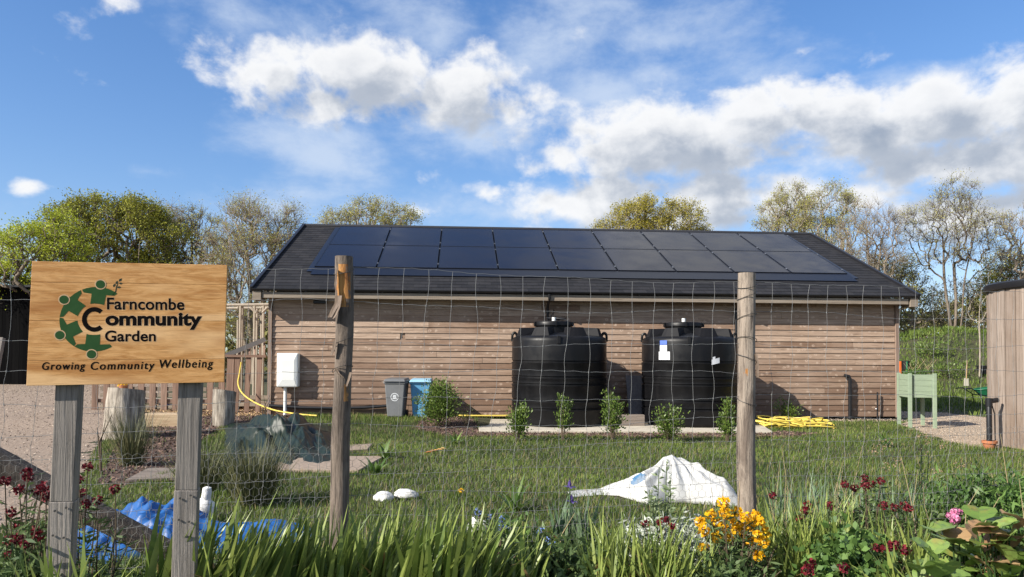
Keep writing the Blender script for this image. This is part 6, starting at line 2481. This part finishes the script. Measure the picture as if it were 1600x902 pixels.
# bergenia with big round leaves
m_berg = mat('bergenia leaf', (.11, .19, .035), (.26, .36, .09), rough=.35, trans=.25, spec=.5, nscale=8, c3=(.34, .16, .06), nfac=.45, nlo=.52, nhi=.7)
m_bergd = mat('withered bergenia leaf', (.28, .15, .075), (.42, .30, .15), rough=.6, trans=.2)


def big_leaf(m_, c, az_, L, wd, tilt, tint):
    d = Vector((math.cos(az_), math.sin(az_), 0))
    s = Vector((-math.sin(az_), math.cos(az_), 0))
    n_ = 7
    rows_ = []
    for i in range(n_ + 1):
        t_ = i / n_
        w_ = wd * math.sin(math.pi * min(.985, .05 + t_ * .935)) ** .5
        p = c + d * L * t_ * math.cos(tilt) + Vector((0, 0, L * t_ * math.sin(tilt) - .35 * L * t_ ** 2))
        row = []
        for j in (-1, -.5, 0, .5, 1):
            row.append(p + s * w_ * j + Vector((0, 0, .16 * wd * (abs(j) - .5) * 1.2 + .05 * wd * math.sin(i * 2.1 + j * 3))))
        rows_.append(row)
    for i in range(n_):
        for j in range(4):
            m_.face([rows_[i][j], rows_[i][j + 1], rows_[i + 1][j + 1], rows_[i + 1][j]], tint)


def bergenia(lab, px_, Y, half, ytop, n_, seed):
    r_ = random.Random(seed)
    c = at(px_, 700, Y)
    c = Vector((c.x, Y, float(hgt(c.x, Y))))
    H = at(px_, ytop, Y).z - c.z
    hw = half * Y / FPX
    R_ = thing('bergenia', lab, 'plant', c, 0, 'large leaved bergenias')
    g_, d_, st = MB(), MB(), MB()
    for k in range(n_):
        a_ = r_.uniform(0, 6.28)
        q = c + Vector((r_.uniform(-.7, .7) * hw, r_.uniform(-.5, .5) * hw, H * r_.uniform(.15, .9)))
        st.tube([Vector((q.x * .5 + c.x * .5, q.y * .5 + c.y * .5, c.z)), q], .004, 5)
        t_ = g_ if r_.random() > .2 else d_
        big_leaf(t_, q, a_, r_.uniform(.12, .18), r_.uniform(.055, .085), r_.uniform(.3, 1.2), r_.random())
    st.build('stems', m_wfl, R_)
    g_.build('leaves', m_berg, R_, smooth=True, angle=80)
    d_.build('withered_leaves', m_bergd, R_, smooth=True, angle=80)


bergenia('bergenia with large green leaves under the pink flower', 1500, 4.0, 60, 818, 44, 3)
bergenia('bergenia with browned curled leaves in the bottom right corner', 1572, 3.8, 55, 800, 44, 9)
bergenia('low bergenia at the bottom edge right of centre', 1450, 3.6, 40, 858, 24, 12)
# dried flower stalks
m_dryf = mat('dry flower head', (.17, .10, .065), (.36, .24, .16), rough=.9)
wallflower('dry brown flower heads on tall stalks over the lawn, right', [(1372, 700), (1385, 692), (1440, 684), (1440, 706), (1452, 690), (1478, 698), (1402, 722), (1432, 762), (1466, 738), (1500, 725), (1384, 730), (1365, 706), (1440, 756), (1480, 770), (1498, 755), (1425, 745)], 6.2, 1430, m_dryf, pet=.013, rad=.05, nper=26, name='dried_flower', leaf_n=6, lm=m_palel, extra=6)
# loose dry stems in the bed
m_ = MB()
for k in range(46):
    px_ = rr.uniform(820, 1600)
    Y = rr.uniform(4.6, 6.6)
    c = at(px_, 700, Y)
    zg_ = float(hgt(c.x, Y))
    e = Vector((c.x + rr.uniform(-.15, .15), Y, zg_ + rr.uniform(.3, .75)))
    m_.tube([Vector((c.x, Y, zg_)), (Vector((c.x, Y, zg_)) + e) / 2 + Vector((rr.uniform(-.05, .05), 0, .02)), e], [.0035, .003, .0015], 4)
tag(m_.build('dry_stalks', mat('dry stem', (.32, .25, .14), rough=.9)), kind='stuff')
# low green cover on the bank under the plants
n = 16000
s_ = RNG.uniform(-3.5, 7.5, n)
o_ = RNG.uniform(-2.2, 1.0, n)
X = FENCE_A.x + FDIR.x * s_ + FNOR.x * o_
Y = FENCE_A.y + FDIR.y * s_ + FNOR.y * o_
k = (Y > 2.4)
X, Y = X[k], Y[k]
C = np.stack([X, Y, hgt(X, Y) + RNG.uniform(0, .13, len(X))], 1)
V, F = leaf_quads(C, RNG.uniform(.03, .075, len(X)), RNG.uniform(.015, .035, len(X)), up=.3)
tag(npmesh('bed_ground_cover', V, F, m_wfl, None, RNG.uniform(0, 1, len(X))), kind='stuff')
n = 16000
s_ = RNG.uniform(-3.5, 7.5, n)
o_ = RNG.uniform(.1, 1.8, n)
X = FENCE_A.x + FDIR.x * s_ + FNOR.x * o_
Y = FENCE_A.y + FDIR.y * s_ + FNOR.y * o_
k = ~((X > -4.3) & (X < -1.8) & (Y > 5.8) & (Y < 8.2))
X, Y, o_ = X[k], Y[k], o_[k]
n = len(X)
V, F = blades(np.stack([X, Y, hgt(X, Y)], 1), RNG.uniform(.12, .30, n), .007, RNG.uniform(0, 6.28, n), RNG.uniform(.05, .5, n), RNG.uniform(.2, 1.3, n), 3)
tag(npmesh('rough_grass', V, F, m_grass, None, np.repeat(RNG.uniform(0, 1, n), 3)), kind='stuff')
